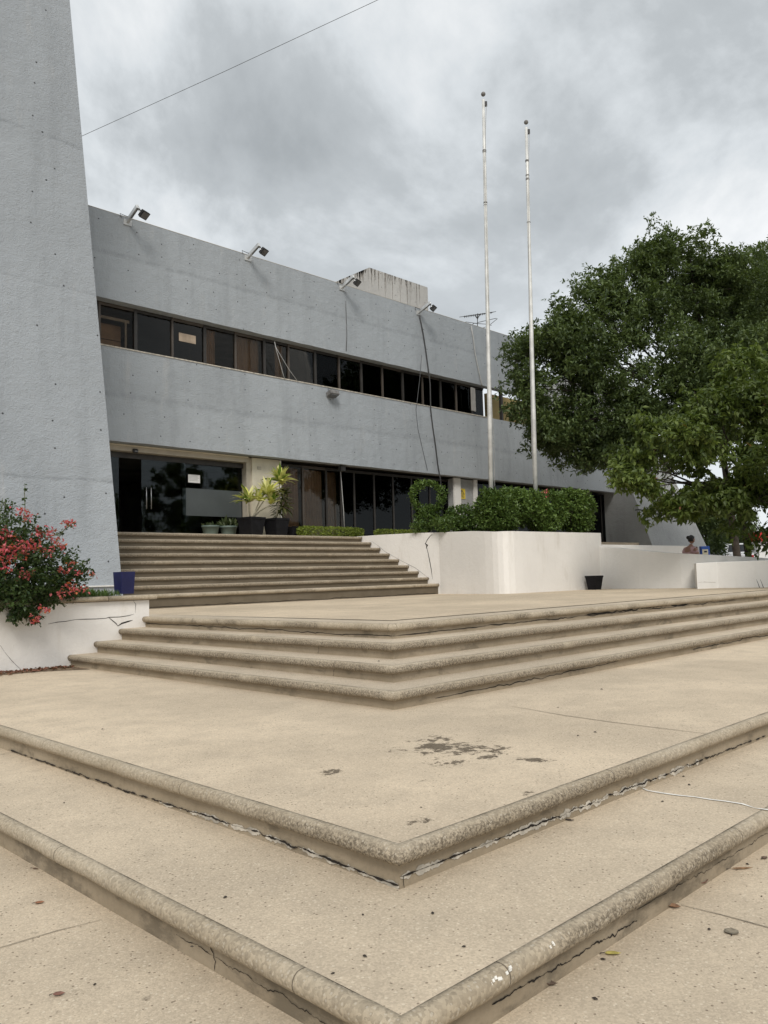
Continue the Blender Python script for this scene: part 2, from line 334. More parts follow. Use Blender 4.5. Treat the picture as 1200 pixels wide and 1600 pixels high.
def st_(px, py, hx, hy, thr):
    c = onZ(px, py, .36); a = onZ(px+hx, py, .36); b = onZ(px, py-hy, .36); return (float(c[0]), float(c[1]), float(np.linalg.norm(a-c))*1.15, float(np.linalg.norm(b-c))*.9, thr)
STAINS = [st_(700, 1167, 75, 16, .40), st_(838, 1187, 22, 8, .41), st_(525, 1205, 40, 9, .47), st_(690, 1195, 70, 10, .50), st_(830, 1238, 30, 7, .48), st_(770, 1180, 40, 6, .44), st_(640, 1290, 60, 12, .51)]
BLUEGREY = (.375, .405, .432)
MT = dict(
    paving=aggregate('paving'), tread=aggregate('tread', (.50, .42, .32)),
    platform=aggregate('platform', (.555, .46, .342), stains=STAINS),
    landing=aggregate('landing', (.55, .452, .33)),
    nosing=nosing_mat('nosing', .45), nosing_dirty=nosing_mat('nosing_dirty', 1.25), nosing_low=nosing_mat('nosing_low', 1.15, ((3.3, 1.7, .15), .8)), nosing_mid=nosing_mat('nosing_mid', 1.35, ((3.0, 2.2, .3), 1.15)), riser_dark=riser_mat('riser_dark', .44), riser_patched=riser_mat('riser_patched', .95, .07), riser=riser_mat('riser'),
    facade=facade_mat('facade', BLUEGREY, joints=((9.42, .10, .42), (5.98, .13, .36))),
    tower=facade_mat('tower', (.375, .405, .435), joints=((3.35, .05, .5), (6.9, .05, .35), (9.8, .06, .55)), gx=1.15, gz=.62, hs=.017, ph=(.3, .2)),
    fin=facade_mat('fin', (.36, .365, .36), holes=False),
    raw=facade_mat('raw', (.46, .45, .43), joints=()),
    white=white_paint('white', grime=1.35), white_clean=white_paint('white_clean', (.73, .715, .685), .6), mortar=plain('mortar', (.47, .43, .365), .9, .3, 14, .5, 60),
    crack=plain('crack', (.018, .014, .011), .95, .3, 20), paint=plain('paint', (.76, .74, .69), .8, .15, 22),
    joint=plain('joint', (.20, .165, .12), .95, .3, 12),
    cream=plain('cream', (.60, .55, .44), .7, .08, 3), lintel=plain('lintel', (.42, .38, .31), .6, .08, 4),
    frame=plain('frame', (.030, .027, .024), .45, .2, 8), bronze=plain('bronze', (.07, .058, .048), .45, .15, 6), pale_frame=plain('pale_frame', (.30, .29, .27), .5, .1, 6),
    glass=glass_mat('glass', (.55, .49, .43), refl=.5), glass_clear=glass_mat('glass_clear', (.85, .80, .74), refl=.22), glass_dark=glass_mat('glass_dark', (.16, .165, .165), refl=.42), glass_door=glass_mat('glass_door', (.62, .66, .66), refl=.6),
    room=plain('room', (.16, .145, .13), .95, .3, 1.2), curtain=plain('curtain', (.32, .245, .185), .9, .12, 3, .2, 12), curtain_dark=plain('curtain_dark', (.12, .095, .08), .9, .2, 3),
    frost=plain('frost', (.075, .085, .088), .35, .08, 2), steel=plain('steel', (.40, .41, .42), .35, .12, 12, metal=.85), galv=plain('galv', (.56, .57, .57), .45, .2, 5, metal=.45),
    pole=plain('pole', (.62, .62, .60), .5, .16, 3.5, metal=.25), polestain=plain('polestain', (.17, .165, .16), .7, .3, 9), blk=plain('blk', (.016, .016, .018), .5, .25, 8), rubber=plain('rubber', (.03, .03, .03), .7, .2, 10),
    bin=plain('bin', (.010, .010, .012), .6, .2, 6, spec=.15), blue=plain('blue', (.007, .009, .065), .40, .15, 5), greenpot=plain('greenpot', (.12, .16, .14), .5, .15, 5),
    soil=plain('soil', (.075, .05, .034), .95, .35, 9, .6, 40), bark=plain('bark', (.050, .041, .033), .95, .35, 7, .8, 22), stem=plain('stem', (.16, .17, .10), .8, .25, 14),
    palestem=plain('palestem', (.36, .33, .25), .8, .2, 14), yellow=plain('yellow', (.72, .53, .04), .5, .08, 8), paper=plain('paper', (.72, .72, .70), .8, .05, 5), ink=plain('ink', (.05, .05, .06), .7, .2, 9),
    ochre=plain('ochre', (.40, .30, .13), .85, .15, 1.5), skin=plain('skin', (.30, .165, .115), .55, .08, 9), hair=plain('hair', (.012, .01, .009), .5, .3, 30), dress=plain('dress', (.46, .29, .29), .85, .15, 7),
    skirt=plain('skirt', (.34, .30, .22), .85, .15, 7), car=plain('car', (.78, .78, .78), .25, .03, 2), carglass=plain('carglass', (.015, .018, .02), .08, .2, 3), red=plain('red', (.50, .02, .02), .4, .12, 5), white_wall=plain('white_wall', (.76, .75, .72), .8, .06, 1.5),
    signblue=plain('signblue', (.03, .10, .42), .4, .15, 5), cableg=plain('cableg', (.05, .05, .05), .6, .2, 8), cablew=plain('cablew', (.40, .40, .39), .6, .1, 8),
    asphalt=plain('asphalt', (.10, .095, .09), .9, .2, 1.5, .3, 40), lens=plain('lens', (.12, .12, .12), .15, .2, 8),
)
# ================================================================== STEPS AND PAVING
rng = np.random.default_rng(7)
def wob(seed, amp, scale):
    r = np.random.default_rng(seed); ph = r.uniform(0, 6.28, 6); fr = r.uniform(.4, 2.6, 6)/scale; am = r.uniform(.3, 1, 6)
    return lambda t: amp*float((am*np.sin(fr*t*6.28+ph)).sum()/am.sum()*1.6)
OV = .016
ARC = [(0.036*math.sin(a), -0.039+0.039*math.cos(a)) for a in np.linspace(0, math.pi, 9)]
def path_pts(path, step=.11):
    out = []; t = 0
    for (a, b) in zip(path[:-1], path[1:]):
        a = np.array(a, float); b = np.array(b, float); n = max(1, int(np.linalg.norm(b-a)/step))
        # finer close to the eye is not needed: one pitch is used along the whole edge
        for i in range(n): out.append((a+(b-a)*i/n, t+np.linalg.norm(b-a)*i/n))
        t += np.linalg.norm(b-a)
    out.append((np.array(path[-1], float), t)); return out
def outward(path, k):
    """outward offset direction (left arm faces -X, right arm faces -Y), mitred at the corner"""
    if len(path) == 2: return np.array([0, -1.0])
    p = k; c = np.array(path[1], float); eps = 1e-6
    if abs(p[0]-c[0]) < eps and abs(p[1]-c[1]) < eps: return np.array([-1.0, -1.0])
    return np.array([-1.0, 0]) if abs(p[0]-c[0]) < eps else np.array([0, -1.0])
def sweep(path, prof, seed, amp=.003):
    """sweep an (outward, z) profile along an edge; the bullnose is slightly uneven, as cast by hand"""
    mb = MB(); pts = path_pts(path); w1 = wob(seed, amp, 1.3); w2 = wob(seed+50, amp, .7); w3 = wob(seed+90, amp*.8, .25)
    n = len(prof); vs = []; fs = []
    for p, t in pts:
        o = outward(path, p)
        for k, (a, z) in enumerate(prof):
            e = (w1(t)+w3(t)) if a > .002 else 0.0
            vs.append((p[0]+o[0]*(a+e), p[1]+o[1]*(a+e), z+(w2(t) if a > -.05 and z else 0)*.5))
    for i in range(len(pts)-1):
        for k in range(n-1):
            a = i*n+k; fs.append((a, a+n, a+n+1, a+1))
    # end caps
    fs.append(tuple(range(n))); fs.append(tuple((len(pts)-1)*n+k for k in range(n))[::-1])
    return mb.add(vs, fs)
def step_parts(root, path, ztop, rise, width, seed, nmat, tmat=None, riser_in=0.0):
    """nosing, riser (and a tread sheet behind the nosing) of one step; path = line of the riser plane"""
    tmat = tmat or MT['tread']
    prof = [(-.010, ztop-.05), (-.005, ztop)]+[(a+OV, ztop+z) for a, z in ARC]+[(-.012, ztop-.079), (-.05, ztop-.079)]
    nos = sweep(path, prof, seed, .0035)
    ris = sweep(path, [(0.0, ztop-.076), (0.0, ztop-rise-.03)], seed+11, .002)
    # tread sheet
    tr = MB(); g = .0058
    if len(path) == 3:
        (x0, y0), (cx, cy), (x1, y1) = path
        a, b = cx+g, cy+g
        poly = [(a, y0), (a, b), (x1, b), (x1, b+width), (a+width, b+width), (a+width, y0)]
        tr.add([(p[0], p[1], ztop) for p in poly], [(0, 1, 4, 5), (1, 2, 3, 4)])
    else:
        (x0, y0), (x1, y1) = path
        tr.add([(x0, y0+g, ztop), (x1, y1+g, ztop), (x1, y1+g+width, ztop), (x0, y0+g+width, ztop)], [(0, 1, 2, 3)])
    return nos, ris, tr
# levels
Z1, Z2 = .18, .36
ZA = [.514, .668, .822, .976]
ZL = .976
CA = [4.80, 5.175, 5.54, 5.91]
Z9 = [1.25+.17*k for k in range(9)]
ZT = Z9[-1]

structure('ground', MB().add([(-300, -300, 0), (400, -300, 0), (400, 400, 0), (-300, 400, 0)], [(0, 1, 2, 3)]), MT['paving'])

def jag(a, b, n, amp, seed, plane):
    """a broken line from a to b; plane = two unit vectors, the second one is the wander direction"""
    r = np.random.default_rng(seed); a = np.array(a, float); b = np.array(b, float); v = np.array(plane, float)
    pts = []; w = 0
    for i in range(n+1):
        w = .75*w + r.normal(0, 1)*amp; t = i/n
        pts.append(a+(b-a)*t+v*(w*min(1, 4*t, 4*(1-t)+.3)))
    return pts
def ribbon(mb, pts, width, normal, seed=0, lift=.003, vary=.6):
    """thin strip following pts, lying on the surface with the given normal"""
    r = np.random.default_rng(seed); nrm = np.array(normal, float); vs = []; fs = []
    rw_ = r.normal(size=len(pts)+16); k_ = 5 if len(pts) > 60 else 1; sm = np.convolve(rw_, np.ones(k_)/k_, 'same')*math.sqrt(k_); sm = np.clip(.5+.38*sm, 0, 1)
    for i, p in enumerate(pts):
        t = np.array(pts[min(i+1, len(pts)-1)])-np.array(pts[max(i-1, 0)]); s = np.cross(nrm, t); s /= (np.linalg.norm(s)+1e-9)
        w = width*(1-vary*(1-sm[i]))*(.35 if i in (0, len(pts)-1) else 1)
        vs += [np.array(p)+nrm*lift-s*w/2, np.array(p)+nrm*lift+s*w/2]
    for i in range(len(pts)-1): fs.append((2*i, 2*i+1, 2*i+3, 2*i+2))
    return mb.add(vs, fs)
NX, NY, NZ = (-1, 0, 0), (0, -1, 0), (0, 0, 1)

# --- lowest wide step (P1)
p1 = thing('wide_step', 'lowest broad pebble-concrete step, its corner at the bottom of the view, with chipped mortar riser', 'step', (1.75, 1.76, 0))
c1 = 1.735; path = [(c1, 14.0), (c1, c1+.01), (24.0, c1+.01)]
nos, ris, tr = step_parts(p1, path, Z1, Z1, .76, 3, None)
tr.build('tread', MT['paving'], p1); no = nos.build('nosing', MT['nosing_low'], p1, smooth=True); ri = ris.build('riser', MT['riser_patched'], p1)
pl = MB(); q = [onZ(*p, Z1) for p in ((995, 1228), (1012, 1236), (1035, 1240), (1060, 1243.5), (1085, 1246), (1110, 1250), (1135, 1253), (1160, 1257), (1178, 1263))]
ribbon(pl, q, .022, NZ, 4, .004, .35)
pl.build('paint_line', MT['paint'], p1)
pd = MB()
qd = onZ(1178, 1263, Z1); xe = float(qd[0])
arcp = [np.array([xe+.01*i, c1+.01-(a+OV+.003), Z1+z+.003]) for i, (a, z) in enumerate(ARC[:6])]
ribbon(pd, [qd]+arcp, .024, NZ, 5, .003, .3); pd.build('paint_drip', MT['paint'], no)
for px, py, w in ((790, 1512, .03), (783, 1528, .04), (772, 1532, .03), (866, 1472, .016)):
    q0 = onZ(px, py, Z1-.012)
    for k in range(3):
        c = np.array([q0[0]+rng.normal(0, .02), c1+.01-.031-OV, Z1-.014+rng.normal(0, .006)])
        pd = MB(); pd.obox(c, (1, .1, 0), (0, .8, -.5), (0, .5, .8), w*.17*rng.uniform(.5, 1.2), .003, .005); pd.build('paint_drip', MT['paint'], no)
cr = MB()
ribbon(cr, jag((2.15, c1+.01, .06), (3.1, c1+.01, .035), 130, .003, 21, UP), .009, NY, 1, .003, .85)
ribbon(cr, jag((3.1, c1+.01, .075), (4.6, c1+.01, .05), 130, .003, 24, UP), .004, NY, 1, .003, .85)
ribbon(cr, jag((c1, 1.9, .04), (c1, 3.0, .06), 130, .0025, 22, UP), .004, NX, 2, .003, .85)
ribbon(cr, jag((c1, 2.75, .10), (c1, 2.72, .005), 8, .006, 23, (0, 1, 0)), .007, NX, 3)
cr.build('crack', MT['crack'], ri)
# --- second wide step / platform (P2)
p2 = thing('wide_step', 'second broad platform step with dark wet stain on top and long crack along its riser', 'step', (2.41, 2.41, Z1))
c2 = 2.42; path = [(c2, 14.0), (c2, c2), (26.0, c2)]
nos, ris, tr = step_parts(p2, path, Z2, Z2-Z1, 2.6, 5, None)
tr.build('tread', MT['platform'], p2); no = nos.build('nosing', MT['nosing_mid'], p2, smooth=True); ri = ris.build('riser', MT['riser'], p2)
mp = MB(); cr = MB()
jl = jag((c2, 6.7, Z1+.015), (c2, 2.42, Z1+.012), 420, .0022, 31, UP); jl = [p+np.array([0, 0, max(0, .045*(1-abs((p[1]-3.4)/1.2)))*.5]) for p in jl]
ribbon(mp, [p-np.array([0, 0, .006]) for p in jl[230:]], .042, NX, 7, .003, 1.0); ribbon(cr, jl, .012, NX, 8, .006, .9)
jr = jag((2.42, c2, Z1+.05), (6.3, c2, Z1+.02), 420, .0026, 33, UP)
ribbon(mp, [p-np.array([0, 0, .004]) for p in jr[:300]], .042, NY, 9, .003, 1.0); ribbon(cr, jr, .012, NY, 10, .006, .9)
ribbon(cr, [(2.44, c2, Z1+.052), (2.436, c2, Z1+.03), (2.44, c2, Z1+.002)], .010, NY, 3, .006)
cr.build('crack', MT['crack'], ri); mp.build('mortar_patch', MT['mortar'], ri)
jn = MB(); ribbon(jn, [onZ(*p, Z2) for p in ((800, 1104), (880, 1118), (950, 1128), (1030, 1138), (1104, 1147))], .012, NZ, 2, .004, .3)
jn.build('joint', MT['joint'], p2)
# --- four-step corner flight
fl4 = thing('corner_staircase', 'four-step concrete staircase wrapping round a corner in the middle of the plaza', 'staircase', (CA[0], CA[0], Z2))
zprev = Z2
for i, (c, z) in enumerate(zip(CA, ZA)):
    path = [(c, 11.03), (c, c), (26.0, c)]
    wdt = (CA[i+1]-c-.005) if i < 3 else .35
    nos, ris, tr = step_parts(fl4, path, z, z-zprev, wdt, 60+7*i, None)
    st = tr.build('step', MT['tread'], fl4)
    nos.build('nosing', MT['nosing_dirty' if i < 3 else 'nosing'], st, smooth=True); ris.build('riser', MT['riser'], st)
    crs = []
    if i == 3:
        ribbon(crs.append(MB()) or crs[-1], jag((c, 11.0, z-.10), (c, c, z-.125), 120, .004, 41, UP), .010, NX, 1, .004)
        ribbon(crs.append(MB()) or crs[-1], jag((c, c, z-.125), (14.5, c, z-.095), 160, .006, 42, UP), .013, NY, 2, .004, .85)
        ribbon(crs.append(MB()) or crs[-1], jag((9.6, c, z-.10), (12.6, c, z-.085), 60, .008, 46, UP), .030, NY, 5, .006)
    elif i == 0:
        ribbon(crs.append(MB()) or crs[-1], jag((c+.5, c, z-.12), (8.4, c, z-.09), 70, .006, 43, UP), .009, NY, 3, .004)
        ribbon(crs.append(MB()) or crs[-1], jag((10.3, c, z-.11), (13, c, z-.10), 60, .008, 44, UP), .012, NY, 4, .004)
    else:
        ribbon(crs.append(MB()) or crs[-1], jag((c, c+.5+.3*i, z-.08), (c, c+.52+.3*i, z-.15), 8, .003, 45+i, (0, 1, 0)), .006, NX, 4, .004)
    for cr in crs: cr.build('crack', MT['crack'], st)
    zprev = z
# --- landing
structure('landing', MB().add([(6.36, 6.36, ZL), (26, 6.36, ZL), (26, 17, ZL), (6.36, 17, ZL), (6.36, 6.36, ZL-.3), (26, 6.36, ZL-.3)], [(0, 1, 2, 3)]), MT['landing'])
jn = MB(); ribbon(jn, [onZ(*p, ZL) for p in ((560, 951), (600, 947), (640, 944), (668, 942.4), (700, 942.8))], .02, NZ, 2, .004, .3)
tag(jn.build('floor_joint', MT['joint']), kind='structure')
# --- nine-step entrance flight
fl9 = thing('entrance_staircase', 'nine-step concrete staircase with rounded nosings leading up to the dark glass entrance', 'staircase', (11, 14.2, ZL))
XE = [15.97, 15.93, 15.89, 15.85, 15.81, 15.77, 15.73, 15.69, 15.65]
zprev = ZL
for k in range(9):
    Yk = 14.232+.32*k
    nos, ris, tr = step_parts(fl9, [(6.0, Yk), (XE[k], Yk)], Z9[k], Z9[k]-zprev, .305, 130+5*k, None)
    st = tr.build('step', MT['tread'], fl9)
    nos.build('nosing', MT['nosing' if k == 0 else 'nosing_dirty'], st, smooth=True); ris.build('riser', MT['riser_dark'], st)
    if k == 0:
        cr = MB(); ribbon(cr, jag((7.5, Yk, ZL+.03), (15.9, Yk, ZL+.02), 120, .006, 51, UP), .014, NY, 1, .004); cr.build('crack', MT['crack'], st)
    zprev = Z9[k]
# --- upper terrace in front of the building
ter = MB().add([(0, 17.0, ZT), (36, 17.0, ZT), (36, 18.6, ZT), (0, 18.6, ZT)], [(0, 1, 2, 3)]); ter.add([(19.9, 17, ZT), (36, 17, ZT), (36, 17, .3), (19.9, 17, .3)], [(0, 3, 2, 1)])
structure('terrace', ter, MT['landing'])

# ================================================================== WALLS
def wall_path(pts, ztops, zbots, thick, side=1):
    """free-standing wall along a polyline, top height given per point; thickness goes to the left of travel"""
    P = [np.array(p, float) for p in pts]; n = len(P); inner = []
    for i in range(n):
        t = P[min(i+1, n-1)]-P[max(i-1, 0)]; t /= np.linalg.norm(t); inner.append(P[i]+side*thick*np.array([-t[1], t[0]]))
    mb = MB(); vs = []
    for i in range(n):
        for (p, z) in ((P[i], zbots[i]), (P[i], ztops[i]), (inner[i], ztops[i]), (inner[i], zbots[i])): vs.append((p[0], p[1], z))
    fs = []
    for i in range(n-1):
        for k in range(4):
            a = i*4+k; b = i*4+(k+1) % 4; fs.append((a, a+4, b+4, b) if side > 0 else (a, b, b+4, a+4))
    fs += [(0, 1, 2, 3), (4*n-4, 4*n-1, 4*n-2, 4*n-3)]
    return mb.add(vs, fs)
# left planter
pw = thing('planter_wall', 'low white painted planter wall with stone coping and a jagged crack, left of the corner stairs', 'wall', (5, 11.03, Z2))
w = MB().prism([(-9, 11.03), (5.97, 11.03), (5.97, 13.88), (5.75, 13.88), (5.75, 11.27), (-9, 11.27)], .02, 1.215)
wo = w.build('wall', MT['white'], pw)
cp = MB()
prof = [(-.02, 1.217), (-.05, 1.219)]
cprof = [(.30, 1.222), (.30, 1.29)]+[(-.045-.03*math.sin(a), 1.256+.034*math.cos(a)) for a in np.linspace(0, math.pi, 7)]
def coping(x0, x1):
    m = MB(); n = len(cprof); xs = np.linspace(x0, x1, max(2, int((x1-x0)/.2))); vs = []; ww = wob(int(x0*10)+99, .004, .8)
    for x in xs:
        for (a, z) in cprof: vs.append((x, 11.03+a+ww(x), z+ww(x+3)*.4))
    fs = [(i*n+k, (i+1)*n+k, (i+1)*n+(k+1) % n, i*n+(k+1) % n) for i in range(len(xs)-1) for k in range(n)]
    fs += [tuple(range(n))[::-1], tuple((len(xs)-1)*n+k for k in range(n))]
    return m.add(vs, [f[::-1] for f in fs])
coping(-9, 5.30).build('coping', MT['nosing'], pw, smooth=True); coping(5.308, 6.06).build('coping', MT['nosing'], pw, smooth=True)
cr = MB()
def wallpts(px, Y=11.03): return [onY(x, y, Y) for x, y in px]
ribbon(cr, wallpts([(75, 975), (90, 972), (102, 971), (118, 968), (133, 967.5), (150, 967), (165, 966), (170, 964.5), (186, 964), (200, 962), (209, 959.5)]), .010, NY, 1, .004)
ribbon(cr, wallpts([(170, 965), (176, 970), (181, 974), (184, 978), (190, 974), (200, 971), (207, 969)]), .020, NY, 2, .004)
ribbon(cr, wallpts([(0, 1008), (8, 1020), (18, 1032), (28, 1042), (36, 1049)]), .006, NY, 3, .004)
ribbon(cr, wallpts([(208.5, 936), (209, 940), (212, 944), (211, 958)]), .008, NY, 3, .004)
cr.build('crack', MT['crack'], wo)
# soil and grass of the left planter
soil = MB().add([(-9, 11.3, 1.26), (5.75, 11.3, 1.26), (5.75, 13.9, 1.42), (-9, 13.9, 1.42)], [(0, 1, 2, 3)])
structure('planting_soil', soil, MT['soil'])
# big right planter
PA, PB, PC, PD = (15.66, 16.98), (15.98, 14.16), (15.52, 11.72), (19.58, 11.50)
pr = thing('planter_wall', 'tall white painted planter wall under the hedge and flagpoles, beside the entrance steps', 'wall', (17, 13, ZL))
outer = [PA, (15.74, 16.2), (15.90, 14.8), PB, (15.93, 13.8), (15.78, 12.9), (15.68, 12.4), (15.65, 12.15), (15.66, 12.0), (15.70, 11.87), (15.78, 11.78), (15.95, 11.725), (16.25, 11.70), (17.8, 11.61), PD, (19.75, 14.0)]
tops = [2.63, 2.63, 2.61, 2.585, 2.575, 2.54, 2.50, 2.48, 2.472, 2.472, 2.472, 2.472, 2.472, 2.475, 2.480, 2.48]
wr = wall_path(outer, tops, [.9]*len(outer), .22)
wro = wr.build('wall', MT['white'], pr, bevel=.02)
def near_outer(px, py):
    d = ray(px, py); best = None
    for a, b in zip(outer[:-1], outer[1:]):
        a = np.array(a); b = np.array(b); e = b-a; A = np.array([[d[0], -e[0]], [d[1], -e[1]]])
        try: t, s = np.linalg.solve(A, a)
        except np.linalg.LinAlgError: continue
        if -.02 <= s <= 1.02 and t > 0 and (best is None or t < best[0]): best = (t, np.array([e[1], -e[0], 0])/np.linalg.norm(e))
    return O_+d*best[0], best[1]
cr = MB()
for i, pxs in enumerate(([(676, 834.5), (672, 838), (668, 843), (665, 849), (667, 856), (669, 864), (671, 874), (674, 890), (676, 905)], [(664, 849), (668, 852), (666, 857)], [(581, 846), (590, 852), (602, 862), (625, 875), (650, 888), (668, 902)])):
    qq = [near_outer(*p) for p in pxs]; ribbon(cr, [p for p, _ in qq], (.022, .05, .008)[i], qq[0][1], i, .004)
cr.build('crack', MT['crack'], wro)
structure('planter_soil', MB().add([(15.86, 16.9, 2.46), (16.12, 14.2, 2.44), (15.72, 11.9, 2.38), (19.5, 11.65, 2.38), (19.6, 13.95, 2.42), (19.9, 16.9, 2.46)], [(0, 1, 2, 3, 4, 5)]), MT['soil'])
# ramp walls on the right
rw_px = [(941.5, 853.5), (960, 856), (990, 859.5), (1019, 862.5), (1050, 865), (1080, 867), (1112, 869.8), (1137, 872), (1160, 875), (1200, 876.5)]
rw_xy = [(19.50, 11.60), (19.42, 10.95), (19.30, 10.3), (19.28, 9.75), (19.34, 9.2), (19.5, 8.65), (19.75, 8.1), (20.0, 7.65), (20.3, 7.25), (20.9, 6.6)]
def ray_xy(px, py, X, Y):
    d = ray(px, py); h = math.hypot(d[0], d[1]); return EYE + d[2]*math.hypot(X, Y)/h
rz = [float(ray_xy(*a, *b)) for a, b in zip(rw_px, rw_xy)]
rw_xy2 = rw_xy+[(22.5, 5.2), (25, 4.0)]; rz2 = rz+[rz[-1]-.05, rz[-1]-.1]
rw = wall_path(rw_xy2, rz2, [.9]*len(rz2), .18)
tag(rw.build('ramp_wall', MT['white_clean'], bevel=.012), 'curved white ramp wall whose top slopes down to the right beside the hedge planter', 'wall')
bx = [(18.50, 8.42), (19.05, 8.17), (19.18, 7.3), (19.38, 6.30), (19.7, 5.2), (20.4, 4.0), (21.6, 2.6)]
bw = MB().prism(bx+[(22.0, 2.9), (20.75, 4.3), (20.1, 5.4), (19.8, 6.4), (19.65, 7.4), (19.6, 8.3), (19.3, 8.83)], .9, [1.575, 1.588, 1.59, 1.595, 1.60, 1.6, 1.6]+[1.6]*5+[1.588, 1.575])
bwo = tag(bw.build('low_wall', MT['white_clean'], bevel=.015), 'low white wall with a bright square end standing at the right edge of the landing', 'wall')
cr = MB(); e = (np.array(bx[1])-np.array(bx[0])); e /= np.linalg.norm(e); nn = np.array([e[1], -e[0], 0])
ribbon(cr, [np.array([bx[0][0]+e[0]*t, bx[0][1]+e[1]*t, 1.12+.01*math.sin(9*t)]) for t in np.linspace(.02, .55, 12)], .006, nn, 2, .003); cr.build('crack', MT['joint'], bwo)
B0 = onY(941.5, 851.5, 12.6); B1 = onY(1079.5, 852.5, 12.6)
bp = MB().box((B0[0]-.4, 12.6, .9), (B1[0], 12.8, float(B0[2]+B1[2])/2))
tag(bp.build('parapet', MT['white_clean'], bevel=.012), 'level white parapet behind the sloping ramp wall, ending beside the seated woman', 'wall')
structure('ramp_floor', MB().add([(19.7, 12.6, 1.72), (19.7, 11.4, 1.70), (20.4, 7.4, 1.2), (23, 5.4, 1.0), (32, 8, 1.0), (B1[0]+6, 16.9, 1.25), (19.7, 16.9, 1.72)], [tuple(range(7))]), MT['landing'])
structure('car_park', MB().add([(26, -40, 1.0), (160, -40, 1.0), (160, 90, 1.0), (26, 90, 1.0)], [(0, 1, 2, 3)]), MT['asphalt'])

# ================================================================== THE BUILDING
YF = 18.0
bld = thing('office_building', 'two-storey blue-grey concrete building with a long dark window strip between concrete bands', 'building', (18, YF, ZT))
def band(z0, z1l, z1r, x0, x1, name):
    """storey band with a slightly uneven cast lower edge"""
    m = MB(); n = 120; vs = []; w = wob(int(z0*10), .012, 1.1)
    for i in range(n+1):
        x = x0+(x1-x0)*i/n; zt = z1l+(z1r-z1l)*i/n; zb = z0+w(x)*.6
        vs += [(x, YF, zb), (x, YF, zt), (x, YF+.28, zt), (x, YF+.28, z0)]
    fs = []
    for i in range(n):
        for k in range(4):
            a = i*4+k; b = i*4+(k+1) % 4; fs.append((a, a+4, b+4, b))
    fs += [(0, 1, 2, 3), (4*n, 4*n+3, 4*n+2, 4*n+1)]
    return m.add(vs, [f[::-1] for f in fs]).build(name, MT['facade'], bld)
lo = band(4.86, 7.13, 7.13, 0, 33.2, 'lower_band'); up = band(8.28, 10.435, 10.435, 0, 26.4, 'upper_band')
MB().box((0, YF-.004, 10.436), (26.4, YF+.3, 10.446)).build('roof_flashing', MT['lintel'], up)
MB().box((0, YF-.018, 7.118), (23.4, YF+.27, 7.145)).build('sill', MT['mortar'], lo)
# floors, roof and inner walls (seen only through the glass)
m = MB(); m.box((0, YF+.29, 8.30), (23.5, 27, 8.5)); m.box((0, YF+.29, 4.90), (33, 27, 5.1)); m.box((0, 26.8, ZT), (33, 27, 8.3)); m.box((0, YF+.6, ZT), (.2, 26.8, 8.3))
m.box((23.42, YF+.45, 5.1), (23.5, 26.8, 8.29)); m.box((33, YF+.5, ZT), (33.2, 26.8, 4.9)); m.box((0, YF+.6, ZT-.2), (33, 26.8, ZT-.01))
m.box((13.4, 21.5, ZT), (13.55, 26.7, 4.89)); m.box((20.2, 20.4, ZT), (20.3, 26.7, 4.89)); m.box((12.4, 20.5, 5.11), (12.5, 26.7, 8.29)); m.box((18.0, 20.5, 5.11), (18.1, 26.7, 8.29))
m.build('interior', MT['room'], bld)
# upper windows: frames every 0.95 m
MXS = [7.6, 8.62, 9.56, 10.58, 11.54, 12.51, 13.48, 14.34, 15.34, 16.29, 17.22, 18.15, 19.09, 20.06, 20.98, 21.81, 22.67, 23.40]
CUR = {0: 'm', 1: 'm', 4: 'l', 5: 'c', 6: 'r', 8: 'c', 10: 'r', 13: 'r', 14: 'c', 15: 'l'}
gy = YF+.30
for i, (a, b) in enumerate(zip(MXS[:-1], MXS[1:])):
    wd = .055 if i % 2 else .085
    f = MB(); f.box((a-wd/2, gy-.04, 7.15), (a+wd/2, gy+.05, 8.275)); f.box((a+wd/2+.002, gy-.03, 7.15), (b-.045, gy+.04, 7.20)); f.box((a+wd/2+.002, gy-.03, 8.20), (b-.045, gy+.04, 8.275))
    wf = f.build('window', MT['bronze' if i % 2 else 'frame'], bld)
    MB().box((a+wd/2, gy, 7.20), (b-.04, gy+.008, 8.20)).build('pane', MT['glass_clear' if CUR.get(i) else 'glass'], wf)
    c = CUR.get(i)
    if c:
        x0, x1 = {'m': (a+.06, b-.2), 'r': (a+.5, b-.05), 'c': (a+.05, b-.05), 'l': (a+.05, a+.45)}[c]
        m = MB(); z0, z1 = (7.2, 7.75) if c == 'm' else (7.2, 8.24)
        if c == 'm':
            m.box((x0, gy+.35, 7.2), (x1, gy+.38, 7.48)); m.box((x0, gy+.36, 7.5), (x1, gy+.39, 7.88))
        else:
            n = 14; xs = np.linspace(x0, x1, n); vs = []
            for k, x in enumerate(xs): vs += [(x, gy+.16+.03*(k % 2), z0), (x, gy+.16+.03*(k % 2), z1)]
            m.add(vs, [(2*k, 2*k+2, 2*k+3, 2*k+1) for k in range(n-1)])
        m.build('curtain', MT['curtain'], wf)
        if c == 'm': MB().box((x0-.02, gy+.10, 7.92), (x1+.1, gy+.13, 7.99)).box((x1-.02, gy+.10, 7.2), (x1+.03, gy+.13, 7.92)).build('inner_rail', MT['pale_frame'], wf)
# one casement standing open near the right end
a = onY(731, 655, gy); oc = MB(); oc.obox((float(a[0])+.1, gy-.2, 7.72), (1, .2, 0), (-.2, 1, 0), (0, 0, 1), .14, .02, .42); oc.build('open_casement', MT['pale_frame'], bld)
